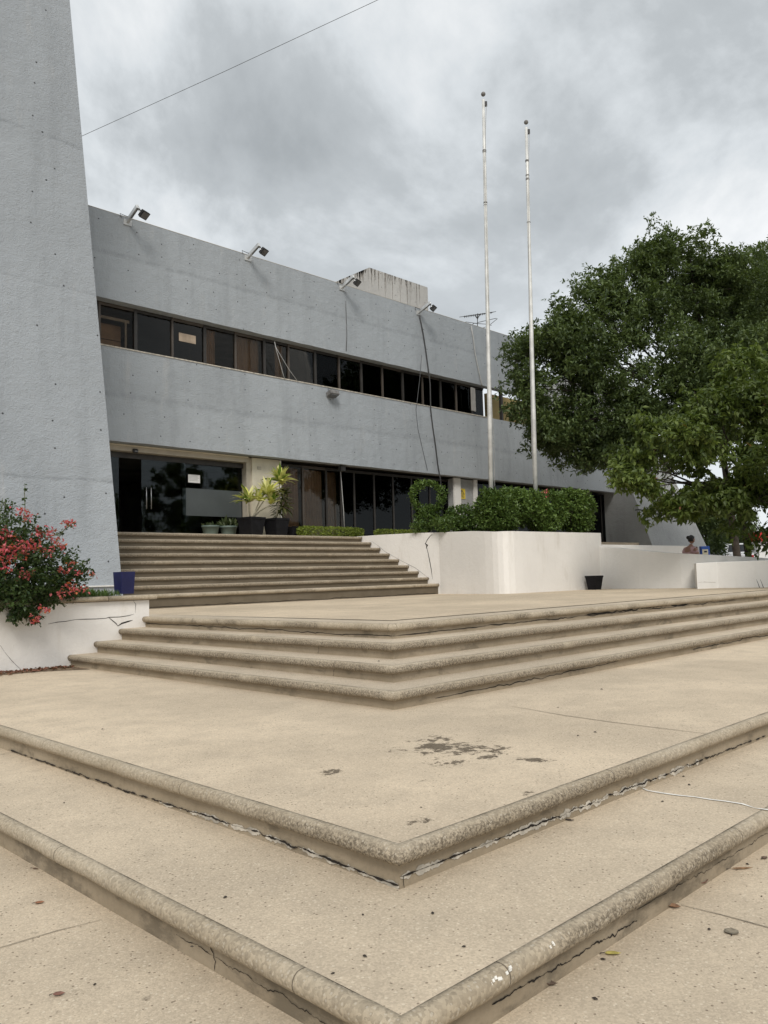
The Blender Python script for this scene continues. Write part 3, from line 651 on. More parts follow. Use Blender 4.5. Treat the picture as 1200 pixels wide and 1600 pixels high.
# brown corner bay with gaps to the sky
m = MB(); m.box((float(onY(761, 640, 20)[0]), 20.0, 7.0), (float(onY(830, 640, 20)[0]), 20.12, float(onY(785, 620, 20)[2]))); oy = m.build('ochre_wall', MT['ochre'], bld)
MB().box((24.13, YF+.05, 7.14), (24.23, YF+.16, 8.27)).build('post', MT['frame'], bld)
MB().box((23.5, YF+.3, 6.95), (33, 27, 7.1)).build('balcony_slab', MT['raw'], bld)
# ground floor: entrance of dark glass, cream pier, tinted panels
gl = YF+.55
MB().box((6, YF+.33, 4.70), (12.90, gl+.02, 4.855)).build('lintel', MT['lintel'], bld)
MB().box((6, YF+.29, 4.815), (12.90, YF+.325, 4.853)).build('shutter_rail', MT['cream'], bld)
pier = MB().box((13.05, YF+.34, ZT), (13.98, gl+.05, 4.85)).build('cream_pier', MT['cream'], bld)
MB().box((12.90, YF+.40, ZT), (13.05, gl+.06, 4.853)).build('door_frame', MT['lintel'], bld)
MB().box((13.98, YF+.30, ZT), (14.02, YF+.42, 4.84)).build('corner_trim', MT['white_wall'], bld)
def gdoor(x0, x1, hx):
    d = MB().box((x0, gl, ZT+.02), (x1, gl+.012, 4.56)).build('glass_door', MT['glass_door'], bld)
    if hx:
        for dx in ((0,) if hx < 9.5 else (0, .13)):
            h = MB().tube([(hx+dx, gl-.06, 3.32), (hx+dx, gl-.06, 3.86)], .013, 8); h.tube([(hx+dx, gl-.06, 3.40), (hx+dx, gl, 3.40)], .008, 6); h.tube([(hx+dx, gl-.06, 3.78), (hx+dx, gl, 3.78)], .008, 6)
            h.build('handle', MT['steel'], d, smooth=True)
    return d
gdoor(8.05, 9.25, 8.98); d2 = gdoor(9.85, 11.10, 9.95)
d3 = MB().box((11.0, gl+.05, ZT+.02), (12.88, gl+.062, 4.56)).build('glass_panel', MT['glass_door'], bld)
MB().box((11.02, gl+.043, 3.20), (12.86, gl+.047, 3.92)).build('frosted_band', MT['frost'], d3)
MB().box((6, gl-.01, 4.56), (12.9, gl+.04, 4.70)).build('door_head', MT['frame'], bld)
# tinted ground-floor panels
GX = [14.03, 14.96, 15.86, 16.45, 17.0, 17.86, 18.72, 19.6, 20.5, 21.5]
for i, (a, b) in enumerate(zip(GX[:-1], GX[1:])):
    f = MB().box((a, gl-.03, ZT), (a+.06, gl+.05, 4.80)); f.box((a+.061, gl-.02, 4.72), (b-.001, gl+.04, 4.80)); f.box((a+.061, gl-.02, ZT), (b-.001, gl+.04, ZT+.07))
    wf = f.build('window', MT['frame' if i != 1 else 'bronze'], bld)
    MB().box((a+.06, gl, ZT+.07), (b, gl+.008, 4.72)).build('pane', MT['glass_clear' if i < 3 else 'glass_dark'], wf)
    if i < 3:
        n = 16; xs = np.linspace(a+.08, b-.04, n); vs = []
        for k, x in enumerate(xs): vs += [(x, gl+.12+.012*(k % 2), ZT+.07), (x, gl+.12+.012*(k % 2), 4.7)]
        MB().add(vs, [(2*k, 2*k+2, 2*k+3, 2*k+1) for k in range(n-1)]).build('blind', MT['curtain'], wf)
gp = MB().box((21.55, YF+.32, ZT), (22.75, gl+.1, 4.83)); gp.build('grey_pier', MT['fin'], bld)
MB().box((21.50, YF+.25, ZT), (21.85, YF+.315, 4.84)).box((22.60, YF+.25, ZT), (22.78, YF+.315, 4.84)).build('pier_edge', MT['white_clean'], bld)
for i, a in enumerate(np.arange(22.9, 33, 1.25)):
    f = MB().box((a, gl-.03, ZT), (a+.06, gl+.05, 4.80)); wf = f.build('window', MT['frame'], bld)
    MB().box((a+.06, gl, ZT+.02), (a+1.25, gl+.008, 4.80)).build('pane', MT['glass_dark'], wf)
# ---- battered tower at the left
tw = thing('concrete_tower', 'tall blue-grey concrete pylon leaning back, cut off by the left edge of the picture', 'tower', (4, 14, 1.2))
tb = onY(187, 832, 13.9); TX0 = 6.95
def edge_at(z):
    """front right edge of the tower: leans back and slightly in with height"""
    k = (z-1.44)/10.0; return 6.99-.54*k, 13.9+.78*k
hs = [1.0, 1.44, 4, 7, 10, 13, 16.5]
vs = []; fs = []
for z in hs:
    ex, ey = edge_at(z); vs += [(-1.5, ey, z), (ex, ey, z), (ex, 18.2, z), (-1.5, 18.2, z)]
for i in range(len(hs)-1):
    for k in range(4):
        a = i*4+k; b = i*4+(k+1) % 4; fs.append((a, b, b+4, a+4))
fs.append(tuple(range(4*len(hs)-4, 4*len(hs))))
MB().add(vs, fs).build('shaft', MT['tower'], tw)
MB().box((-1.5, 13.86, 1.425), (6.93, 13.91, 1.447)).build('plinth', MT['white_clean'], tw)
# ---- battered fin at the right end
fn = thing('concrete_fin', 'pale concrete buttress fin with slanting edges, half hidden by trees at the far right', 'buttress', (34, 17, ZT))
vs = []; ys = {2.3: 16.35, 7.4: 18.02, 10.4: 19.0}
for z in (2.0, 10.4):
    k = (z-2.3)/8.1; ex = 37.3-1.75*k; vs += [(32.0, 16.35+2.65*k, z), (ex, 16.35+2.65*k, z), (ex, 21.5, z), (32.0, 21.5, z)]
MB().add(vs, [(0, 1, 5, 4), (1, 2, 6, 5), (2, 3, 7, 6), (3, 0, 4, 7), (4, 5, 6, 7)]).build('wall', MT['fin'], fn)
jn = MB()
for z in (4.0, 5.55, 7.1):
    k = (z-2.3)/8.1; y = 16.35+2.65*k; jn.box((31.99, y-.012, z), (37.3-1.75*k, y+.2, z+.035)); 
jn.build('groove', MT['crack'], fn)
# ---- rooftop housing
hc = onY(577, 418, 20.0)
rb = thing('rooftop_housing', 'small stained concrete water-tank housing standing on the flat roof', 'roof box', (20.9, 21, 10.3))
X0, X1 = float(hc[0]), float(onY(668, 447, 20.0)[0]); z1 = float(hc[2])
b = MB().box((X0, 20.0, 9.9), (X1, 22.0, z1)).build('walls', MT['raw'], rb)
st = MB(); r2 = np.random.default_rng(5)
for k in range(34):
    f = r2.random(); x = X0+.05+(X1-X0-.1)*(f*.75 if k % 3 else f); h = r2.uniform(.1, .5) if k % 3 else r2.uniform(.5, 1.25); wdt = r2.uniform(.015, .07)
    y = 19.997; pts = [np.array([x+r2.normal(0, .01), y, z1-t*h]) for t in np.linspace(0, 1, 7)]
    st.add([v for i, p in enumerate(pts) for v in (p-np.array([wdt*(1-i/6.5), 0, 0])*.5, p+np.array([wdt*(1-i/6.5), 0, 0])*.5)], [(2*i, 2*i+1, 2*i+3, 2*i+2) for i in range(6)])
for k in range(26):
    y = 20.05+1.9*r2.random(); h = r2.uniform(.08, .45); wdt = r2.uniform(.02, .12)
    pts = [np.array([X0-.003, y, z1-t*h]) for t in np.linspace(0, 1, 5)]
    st.add([v for i, p in enumerate(pts) for v in (p-np.array([0, wdt*(1-i/4.5), 0])*.5, p+np.array([0, wdt*(1-i/4.5), 0])*.5)], [(2*i, 2*i+1, 2*i+3, 2*i+2) for i in range(4)])
st.build('soot_streak', plain('soot', (.22, .205, .185), .95, .5, 9), b)
tag(MB().box((15, 18.5, 10.2), (26, 27, 10.25)).build('roof_deck', MT['raw'], bld))
m = MB(); m.box((18.4, 19.6, 10.05), (18.9, 20.0, 10.6))

# ---- floodlights on the parapet
def make_floodlight(p, label):
    t = thing('floodlight', label, 'floodlight', p, 'floodlights along the roof edge')
    x, y, z = [float(c) for c in p]
    a = np.array([x, y, z]); b = np.array([x-.02, y-.56, z+.18])
    MB().obox(a+np.array([0, -.012, -.03]), (1, 0, 0), (0, 1, 0), (0, 0, 1), .11, .012, .07).build('wall_plate', MT['galv'], t)
    ax = (b-a)/np.linalg.norm(b-a); sx = np.array([1.0, 0, 0]); sx -= ax*(sx@ax); sx /= np.linalg.norm(sx); uz = np.cross(sx, ax)
    MB().obox((a+b)/2, sx, ax, uz, .035, np.linalg.norm(b-a)/2, .05).build('arm', MT['galv'], t, bevel=.006)
    c = b+np.array([.19, .05, -.13]); n = np.array([.25, -.62, -.74]); n /= np.linalg.norm(n); s = np.cross(n, UP); s /= np.linalg.norm(s); u = np.cross(s, n)
    h = MB(); h.obox(c, s, u, n, .112, .09, .045, top=1.12).build('lamp_housing', MT['rubber'], t, bevel=.01)
    hb = [o for o in t.children if o.name.startswith('lamp_housing')][0]
    MB().obox(c+n*.051, s, u, n, .10, .079, .004).build('lens', MT['lens'], hb)
    MB().tube([c+s*.14, c+s*.14-n*.11+u*.02, c-s*.14-n*.11+u*.02, c-s*.14], .013, 6).tube([b, c-n*.12], .018, 6).build('bracket', MT['galv'], t)
    r3 = np.random.default_rng(2)
    MB().tube([a+np.array([-.16, -.01, .05]), a+np.array([-.22, -.05, .12]), a+np.array([-.05, -.05, .10]), (a*.6+b*.4)+uz*.07, b+uz*.06, c-n*.08], .009, 5).build('cable', MT['cableg'], t)
    return t
def copy_tree(o, parent=None, loc=None):
    c = o.copy(); COL.objects.link(c); c.parent = parent
    if loc is not None: c.location = Vector([float(q) for q in loc])
    for ch in list(o.children): copy_tree(ch, c)
    return c
FP = [onY(199, 346, YF), onY(387, 402, YF), onY(534, 449, YF), onY(654, 488, YF)]
fl = make_floodlight(FP[0], 'floodlight on a slanting arm at the roof edge, nearest to the tall tower')
for p, lb in zip(FP[1:], ('floodlight at the roof edge midway between the tower and the rooftop housing', 'floodlight at the roof edge in front of the left side of the rooftop housing', 'floodlight at the roof edge right of the rooftop housing, black cable hanging below it')):
    c = copy_tree(fl, None, p); c['label'] = lb
wl = onY(516, 616, YF); wlt = thing('wall_lamp', 'small grey lamp fixed to the top of the lower concrete band', 'wall lamp', wl)
MB().obox((wl[0], YF-.12, wl[2]), (1, 0, 0), (0, .9, -.3), (0, .3, .9), .17, .12, .07).build('lamp_housing', MT['polestain'], wlt, bevel=.02)
MB().obox((wl[0], YF-.15, wl[2]-.08), (1, 0, 0), (0, .9, -.3), (0, .3, .9), .14, .09, .008).build('lens', MT['lens'], wlt)
MB().tube([(wl[0]-.1, YF-.03, wl[2]+.05), (wl[0]-.16, YF-.1, wl[2]+.16), (wl[0]+.05, YF-.06, wl[2]+.12)], .008, 5).build('cable', MT['cableg'], wlt)
# ---- cables
def cable(px, Y, rad, mat, label, ex=None):
    pts = [onY(x, y, Y) for x, y in px]
    if ex is not None: pts = [p+np.array([0, e, 0]) for p, e in zip(pts, ex)]
    return tag(MB().tube(pts, rad, 6).build('hanging_cable', mat, smooth=True), label, 'cable')
cable([(655, 492), (658, 505), (661, 520), (665, 545), (669, 575), (672, 600), (673, 640), (676, 665), (681, 700), (684, 725), (688, 748), (692, 790)], YF-.04, .022, MT['cableg'], 'thick black cable hanging down the facade below the rightmost floodlight')
cable([(540, 470), (541, 490), (542, 520), (541, 548)], YF-.02, .012, plain('cablegrey', (.16, .165, .17), .7), 'thin grey cable running down the upper band below the third floodlight')
cable([(736, 509), (739, 525), (742, 550), (747, 575), (752, 598), (753, 603)], YF-.03, .022, MT['cablew'], 'pale cable hanging from the roof antenna down the upper band')
cable([(429, 534), (432, 548), (437, 565), (441, 580), (445, 593)], YF-.02, .009, MT['cablew'], 'pale cable crossing the upper windows, the steeper of a crossing pair')
cable([(430, 541), (440, 558), (452, 578), (466, 597)], YF-.02, .008, MT['cablew'], 'pale cable slanting across the upper windows to the sill, flatter of a crossing pair')
cable([(659, 555), (656, 590), (652, 625), (650, 640), (653, 670), (661, 705), (668, 735)], YF-.015, .008, plain('cablemid', (.10, .105, .11), .7), 'thin dark cable drooping over the window band beside the thick black cable')
cable([(583, 733), (587, 760), (590, 800), (592, 828)], YF+.35, .010, MT['cablew'], 'thin pale conduit standing in front of the ground-floor tinted panels') if False else cable([(532, 735), (534, 760), (537, 800), (538, 826)], YF+.35, .012, MT['cablew'], 'thin pale conduit running down the ground-floor panels right of the brown blinds')
wp = [onY(100, 224, 24.0), onY(127, 213, 23.5), onY(350, 112, 19.5), onY(590, 0, 15.0), onY(700, -55, 13.0)]
tag(MB().tube(wp, .007, 5).build('overhead_wire', MT['cableg']), 'thin overhead wire crossing the sky at the upper left', 'wire')
# ---- antenna
YA = 19.3
an = thing('tv_antenna', 'rooftop television antenna with comb elements and bent loops behind the left flagpole', 'antenna', onY(746, 520, YA))
MB().tube([onY(746, 530, YA), onY(746, 497, YA)], .016, 6).build('mast', MT['cableg'], an)
m = MB(); b0, b1 = onY(725, 495, YA), onY(769, 488.5, YA); m.tube([b0, b1], .010, 5)
for k in range(16):
    p = b0+(b1-b0)*(k+.3)/16; h = .05 if k < 13 else .03; m.tube([p-np.array([0, .25, h*.4]), p+np.array([0, .25, h])], .011, 4); m.tube([p+np.array([0, 0, -.045]), p+np.array([0, 0, .04])], .015, 4)
m.tube([onY(742, 492, YA), onY(746, 498, YA), onY(750, 491, YA)], .022, 5); m.tube([onY(746, 490, YA), onY(746, 499, YA)], .022, 5)
m.build('boom', MT['cableg'], an)
m = MB(); m.tube([onY(721, 507, YA), onY(728, 503, YA), onY(745, 505.5, YA), onY(766, 507, YA), onY(777, 498, YA), onY(775, 497.3, YA), onY(746, 504, YA)], .012, 5); m.tube([onY(736, 511, YA), onY(740, 505, YA), onY(747, 505.5, YA)], .016, 5); m.tube([onY(746, 510, YA), onY(752, 517, YA)], .03, 5); m.tube([onY(752, 513, YA), onY(768, 508, YA)], .010, 5)
m.build('loop', MT['cableg'], an)
# ---- things on the entrance wall
pt = thing('warning_sign', 'yellow warning sign with a black triangle on the grey ground-floor pier', 'sign', onY(721.5, 771, YF+.315))
ys = YF+.30; a = onY(716, 763, ys); b = onY(727.3, 779.5, ys); x0, x1, zt, zb = float(a[0]), float(b[0]), float(a[2]), float(b[2])
plt = MB().box((x0, ys, zb), (x1, ys+.018, zt)).build('plate', MT['yellow'], pt)
m = MB(); cx = (x0+x1)/2; w = (x1-x0); h = zt-zb
def yp(x, z): return (cx+x*w, ys-.003, zb+z*h)
m.add([yp(0, .92), yp(.40, .45), yp(-.40, .45), yp(0, .80), yp(.27, .50), yp(-.27, .50)], [(0, 3, 4, 1), (1, 4, 5, 2), (2, 5, 3, 0)])
m.add([yp(-.05, .74), yp(.06, .70), yp(.0, .62), yp(.09, .60), yp(-.03, .51), yp(-.02, .58), yp(-.10, .60)], [(0, 1, 2, 6), (2, 3, 4, 5)])
for z in (.36, .28, .20, .12): m.add([yp(-.36+.1*(z < .2), z), yp(.36-.12*(z == .28), z), yp(.36-.12*(z == .28), z+.035), yp(-.36+.1*(z < .2), z+.035)], [(0, 1, 2, 3)])
m.build('symbol', MT['ink'], plt)
a = onY(294, 742.3, gl-.01); b = onY(312.5, 755, gl-.01)
pn = MB().box((float(a[0]), gl-.014, float(b[2])), (float(b[0]), gl-.004, float(a[2])+.02)); po = tag(pn.build('paper_notice', MT['paper']), 'white paper notice stuck to the dark glass entrance panel', 'notice')
m = MB(); X0n, X1n, Z0n, Z1n = float(a[0]), float(b[0]), float(b[2]), float(a[2])
for k in range(5): m.box((X0n+.03, gl-.016, Z0n+.05+k*.035), (X1n-.04-.03*(k % 2), gl-.0145, Z0n+.06+k*.035))
m.build('print', plain('print', (.45, .45, .46), .8), po)
a = onY(277, 541, gy-.005); a = onY(279.5, 516.5, gy-.01); b = onY(306, 539, gy-.01)
tag(MB().box((float(a[0]), gy-.012, float(b[2])+.02), (float(b[0]), gy-.004, float(a[2])-.05)).build('paper_notice', plain('beigepaper', (.36, .29, .22), .85)), 'beige paper sheet covering part of an upper window pane', 'notice')
cc = onY(211.5, 704.5, YF+.31); ct = thing('door_sensor', 'small black sensor on the lintel above the glass entrance', 'sensor', cc)
MB().obox(cc, (1, 0, 0), (0, 1, 0), (0, 0, 1), .075, .03, .05).build('body', MT['blk'], ct, bevel=.025); MB().obox(cc+np.array([.01, -.032, -.012]), (1, 0, 0), (0, 1, 0), (0, 0, 1), .04, .003, .018).build('lens', MT['lens'], ct)
sg = onY(405, 731, YF+.335); tag(MB().box((float(sg[0])-.07, YF+.33, float(sg[2])-.05), (float(sg[0])+.07, YF+.338, float(sg[2])+.04)).build('wall_plate', MT['lintel'], bevel=.004), 'small beige electrical plate high on the cream pier', 'wall plate')
jb = onY(534, 731, YF+.2); jbo = MB().box((float(jb[0])-.09, YF+.12, float(jb[2])-.1), (float(jb[0])+.09, YF+.28, float(jb[2])+.07)); tag(jbo.build('junction_box', MT['cableg'], bevel=.01), 'dark junction box under the lower band above the tinted panels', 'junction box')

# ================================================================== FLAGPOLES
def flagpole(top, bot, X, Y, label, rope_px, marks):
    d = ray(*bot); k = X/d[0]; base = O_+d*k; Yb = base[1]
    dt = ray(*top); D = (base-O_)@FWD
    tp = O_+dt*(D/(dt@FWD))
    ax = (tp-base)/np.linalg.norm(tp-base); b0 = base-ax*(base[2]-2.35)/ax[2]; Ln = np.linalg.norm(tp-b0)
    t = thing('flagpole', label, 'flagpole', b0, 'pair of flagpoles')
    pts = [b0+ax*Ln*s for s in (0, .30, .33, .6, .62, .84, .985)]
    MB().tube(pts, [.062, .060, .055, .052, .048, .045, .041], 16).build('shaft', MT['pole'], t, smooth=True)
    MB().lathe(tp, [(0.001, -.075)]+[(.062*math.sin(a), -.02-.062*math.cos(a)) for a in np.linspace(.5, 3.0, 10)]+[(.001, .043)], 14).build('finial', MT['polestain'], t, smooth=True)
    c = tp-ax*.30; m = MB().obox(c+RGT*.065, RGT, FWD, UP, .035, .03, .07); m.build('pulley', MT['blk'], t, bevel=.012)
    m = MB()
    for s, h in marks:
        p = b0+ax*Ln*s; q = b0+ax*(Ln*s+h); m.tube([p, q], .052, 14, cap=False)
    m.build('seam_band', MT['polestain'], t)
    sp = [c+RGT*.08] + [atD(x, y, D-.05) for x, y in rope_px]
    MB().tube(sp, .007, 5).build('halyard', plain('rope', (.30, .30, .29), .9), t)
    return t
flagpole((755, 146), (767.3, 756), 16.75, 13, 'taller flagpole with a ball finial, the left one of the pair behind the hedge', [(757, 260), (762, 430), (768, 620), (772, 700), (773, 760)], [(.865, .035), (.862, .015), (.745, .03), (.74, .012)])
flagpole((822, 190), (836.5, 756), 18.35, 12.6, 'shorter flagpole with a ball finial, the right one of the pair behind the hedge', [(826, 300), (826, 390), (826.5, 480), (829, 600), (831, 700), (833, 745)], [(.90, .05), (.865, .03), (.855, .05), (.75, .02)])

# ================================================================== POTS AND SMALL OBJECTS
def square_pot(name, c, ax, hw, h, mat, label, taper=.78, cat='pot'):
    """tapered square planter, open at the top, with a rim"""
    t = thing(name, label, cat, c); a = np.array([math.cos(ax), math.sin(ax), 0]); b = np.array([-a[1], a[0], 0]); c = np.array(c, float)
    m = MB(); rings = [(hw*taper, 0), (hw*.985, h*.88), (hw*1.03, h*.88), (hw*1.04, h), (hw*.93, h), (hw*.90, h*.86)]; vs = []
    for r, z in rings:
        for i, j in ((-1, -1), (1, -1), (1, 1), (-1, 1)): vs.append(c+a*r*i+b*r*j+UP*z)
    fs = [(k*4+i, k*4+(i+1) % 4, (k+1)*4+(i+1) % 4, (k+1)*4+i) for k in range(len(rings)-1) for i in range(4)]+[(3, 2, 1, 0), tuple(range(20, 24))]
    m.add(vs, fs); m.build('body', mat, t, bevel=.008); return t
bc = onZ(923, 920.8, ZL); square_pot('black_pot', (18.76, 11.28, ZL+.003), R(-5), .165, .36, MT['bin'], 'empty black square pot standing against the white planter wall', .72)
# blue box in the grass: open-topped, slightly tapered
bq = atD(194, 924, 13.3); bt = thing('blue_box', 'deep blue square planter box standing in the grass at the foot of the tower', 'box', (bq[0], bq[1], 1.33))
m = MB(); c = np.array([bq[0], bq[1], 1.30]); a = np.array([math.cos(R(4)), math.sin(R(4)), 0]); b = np.array([-a[1], a[0], 0]); vs = []
for r, z in ((.112, 0), (.128, .36), (.115, .36), (.11, .2)):
    for i, j in ((-1, -1), (1, -1), (1, 1), (-1, 1)): vs.append(c+a*r*i+b*r*j+UP*z)
m.add(vs, [(k*4+i, k*4+(i+1) % 4, (k+1)*4+(i+1) % 4, (k+1)*4+i) for k in range(3) for i in range(4)]+[(12, 13, 14, 15)]); m.build('body', MT['blue'], bt, bevel=.006)

# ================================================================== FOLIAGE BUILDERS
def leaves_mesh(name, P, D, S, Wd, fold, mat, parent, seed, droop=0.0):
    """P leaf bases, D leaf directions, S lengths: each leaf is two triangles folded on its midrib"""
    r = np.random.default_rng(seed); n = len(P); D = D+np.array([0, 0, -droop]); D = D/np.linalg.norm(D, axis=1)[:, None]
    q = r.normal(size=(n, 3)); side = np.cross(D, q); side /= np.linalg.norm(side, axis=1)[:, None]
    # leaves tend to lie with their blades facing up
    flat = np.cross(D, np.tile(UP, (n, 1))); fl = np.linalg.norm(flat, axis=1)[:, None]; side = side*.55+flat/np.maximum(fl, .2)*.75; side /= np.linalg.norm(side, axis=1)[:, None]
    nrm = np.cross(side, D); S = S[:, None]
    off = np.zeros(3) if parent is None else np.array(woff(parent))
    b = P-off; tip = b+D*S; mid = b+D*S*.45
    l = mid+side*S*Wd+nrm*S*fold; rr = mid-side*S*Wd+nrm*S*fold
    V = np.stack([b, l, tip, rr], 1).reshape(-1, 3).astype(np.float32)
    base = (np.arange(n)*4)[:, None]; F = np.concatenate([base+np.array([0, 2, 1]), base+np.array([0, 3, 2])], 1).reshape(-1).astype(np.int32)
    me = bpy.data.meshes.new(name); me.vertices.add(4*n); me.vertices.foreach_set('co', V.reshape(-1)); me.loops.add(6*n); me.loops.foreach_set('vertex_index', F)
    me.polygons.add(2*n); me.polygons.foreach_set('loop_start', np.arange(0, 6*n, 3, dtype=np.int32)); me.update(calc_edges=True)
    return link_mesh(name, me, mat, parent)
def rand_dir(r, n):
    v = r.normal(size=(n, 3)); return v/np.linalg.norm(v, axis=1)[:, None]
def lump(p, seed, f=1.0):
    r = np.random.default_rng(seed); s = np.zeros(len(p))
    for k in range(5):
        w = r.normal(size=3)*f*(1+.6*k); s += np.sin(p@w+r.uniform(0, 6.28))/(1+.5*k)
    return s/2.2
def sprigs(tips, dirs, per, twig, size, r, spread=.75):
    """leaves set along a short twig at every tip"""
    n = len(tips); t = r.uniform(0, 1, (n, per)); base = tips[:, None, :]-dirs[:, None, :]*twig*t[:, :, None]+r.normal(size=(n, per, 3))*twig*.10
    d = dirs[:, None, :]*.8+r.normal(size=(n, per, 3))*spread; return base.reshape(-1, 3), d.reshape(-1, 3), size*r.uniform(.65, 1.2, n*per)
def crown_points(blobs, n, r, seed, inner=.45, f=1.1, amp=.16):
    """tips spread through ellipsoidal boughs, mostly near their skin, with an uneven skin"""
    B = np.array([b[:6] for b in blobs], float); w = (B[:, 3]*B[:, 4]*B[:, 5])**(2/3); k = r.choice(len(B), n, p=w/w.sum())
    d = rand_dir(r, n); rad = inner+(1-inner)*r.random(n)**.55
    c = B[k, :3]; p0 = c+d*B[k, 3:6]; rad *= 1+amp*lump(p0, seed, f)
    return c+d*B[k, 3:6]*rad[:, None], d, k
def tree(name, label, cat, base, fork, blobs, n, per, twig, size, wd, mat, seed, droop=.0, trunk_r=.22, group=None, twigs=True, nlimb=None, bend=(0, 0), clump=.0):
    r = np.random.default_rng(seed); t = thing(name, label, cat, base, group); base = np.array(base, float); fork = np.array(fork, float)
    m = MB(); mid = (base+fork)/2+np.array([bend[0], bend[1], 0]); m.tube([base-UP*.2, base+UP*.15, mid, fork], [trunk_r*1.35, trunk_r*1.05, trunk_r*.9, trunk_r*.8], 12)
    m.build('trunk', MT['bark'], t, smooth=True)
    m = MB(); B = np.array([b[:6] for b in blobs], float)
    for b in B[:nlimb]:
        e = b[:3]+np.array([0, 0, b[5]*.1]); v = e-fork; q = [fork, fork+v*.35+UP*.10*np.linalg.norm(v)+r.normal(size=3)*.12, fork+v*.7+UP*.06*np.linalg.norm(v)+r.normal(size=3)*.18, e]
        m.tube(q, [trunk_r*.55, trunk_r*.36, trunk_r*.22, trunk_r*.09], 7)
        for _ in range(5):
            d = rand_dir(r, 1)[0]; s = q[2]+(e-q[2])*r.random(); m.tube([s, s+d*b[3:6]*.35, s+d*b[3:6]*.65+r.normal(size=3)*.1], [trunk_r*.10, trunk_r*.06, .010], 5)
    m.build('limb', MT['bark'], t, smooth=True)
    if clump > 0:
        nc = n//24; cc, cd, k = crown_points(blobs, nc, r, seed, .42, .9, .24); rad = clump*r.uniform(.55, 1.25, nc)
        j = np.repeat(np.arange(nc), 24); q = rand_dir(r, len(j))*(r.random(len(j))**.45)[:, None]*np.array([1, 1, .72]); tips = cc[j]+q*rad[j][:, None]
        d = q*.7+cd[j]*.5
        # ragged outer shoots
        ns = nc//3; i2 = r.choice(nc, ns); e = cd[i2]+r.normal(size=(ns, 3))*.35+np.array([0, 0, .25]); e /= np.linalg.norm(e, axis=1)[:, None]
        tips = np.concatenate([tips]+[cc[i2]+e*(rad[i2]*f)[:, None]+r.normal(size=(ns, 3))*.05 for f in (.9, 1.05, 1.2, 1.32)]); d = np.concatenate([d]+[e]*4)
    else: tips, d, k = crown_points(blobs, n, r, seed)
    n = len(tips)
    dd = d*.7+r.normal(size=d.shape)*.5+np.array([0, 0, .25-droop]); dd /= np.linalg.norm(dd, axis=1)[:, None]
    P, D, S = sprigs(tips, dd, per, twig, size, r)
    leaves_mesh('crown', P, D, S, wd, .10, mat, t, seed+1, droop)
    if twigs:
        m = MB(); idx = r.choice(n, min(n, 700), replace=False)
        for i in idx: m.tube([tips[i]-dd[i]*twig*2.2-UP*.05, tips[i]-dd[i]*twig*.9, tips[i]], [.014, .009, .004], 3, cap=False)
        m.build('twig', MT['stem'], t)
    return t
# ================================================================== TREES ON THE RIGHT
LM = dict(
    dark=leaf_mat('leaf_dark', (.040, .066, .024), (.135, .18, .062), trans=.20),
    mid=leaf_mat('leaf_mid', (.05, .08, .022), (.13, .18, .05), trans=.25),
    front=leaf_mat('leaf_front', (.048, .078, .017), (.155, .20, .048), (.20, .09, .04), .003, .28),
    hedge=leaf_mat('leaf_hedge', (.045, .088, .018), (.175, .26, .065), trans=.22, rough=.42),
    box=leaf_mat('leaf_box', (.13, .18, .022), (.32, .37, .07), trans=.25), boug=leaf_mat('leaf_bougainvillea', (.018, .040, .014), (.055, .088, .028), trans=.2, rough=.42),
    bract=leaf_mat('bract', (.50, .05, .09), (.70, .19, .21), (.55, .12, .04), .10, .35), drac=leaf_mat('leaf_dracaena', (.60, .60, .13), (.86, .82, .40), (.16, .25, .04), .22, .3, .38), dracdark=leaf_mat('leaf_dracaena_old', (.045, .055, .02), (.11, .11, .04), trans=.15),
    grass=leaf_mat('grass_blade', (.035, .08, .012), (.10, .16, .03), trans=.25), succ=leaf_mat('leaf_succulent', (.05, .075, .03), (.10, .12, .05), trans=.1),
)
def blob(px, py, D, rpx, rpy=None, rd=None):
    c = atD(px, py, D); rx = rpx/FOC*D; rz = (rpy or rpx)/FOC*D; return (c[0], c[1], c[2], rd or rx, rd or rx, rz)
big = [blob(1010, 590, 26, 120, 100), blob(880, 600, 25, 75, 70), blob(850, 545, 25.5, 50, 40), blob(930, 500, 26, 70, 60), blob(1000, 460, 27, 85, 65), blob(1080, 430, 27.5, 80, 60), blob(1150, 480, 28, 90, 90), blob(820, 610, 24.5, 35, 38),
       blob(1130, 600, 26, 110, 110), blob(960, 660, 25.2, 70, 55), blob(890, 665, 24.5, 50, 38), blob(1060, 680, 25, 90, 70), blob(1240, 560, 28, 110, 130), blob(900, 545, 25.3, 60, 50), blob(835, 655, 24.6, 32, 28), blob(1040, 400, 27.5, 40, 30), blob(800, 565, 25, 22, 26), blob(862, 515, 25.5, 30, 26), blob(940, 450, 26.5, 34, 30), blob(850, 690, 24.4, 26, 20), blob(1075, 380, 27.8, 22, 20), blob(900, 695, 24.5, 52, 36), blob(965, 715, 24.8, 56, 38), blob(860, 670, 24.4, 40, 32), blob(1010, 720, 25, 50, 34), blob(1000, 420, 27.2, 40, 36), blob(1115, 430, 28, 55, 36)]
tb_ = atD(1153, 860, 27.5)
tree('shade_tree', 'big dark green spreading tree overhanging the right half of the building', 'tree', (tb_[0], tb_[1], 1.2), (tb_[0]-.25, tb_[1]+.2, 5.4), big, 17500, 10, .30, .15, .21, LM['dark'], 11, .12, .125, twigs=False, clump=.62)
back = [blob(1195, 455, 36, 62, 52), blob(1235, 430, 36, 60, 46), blob(1155, 475, 36, 45, 40), blob(1250, 500, 36, 90, 80), blob(1205, 412, 36, 28, 22)]
tb2 = atD(1235, 860, 36)
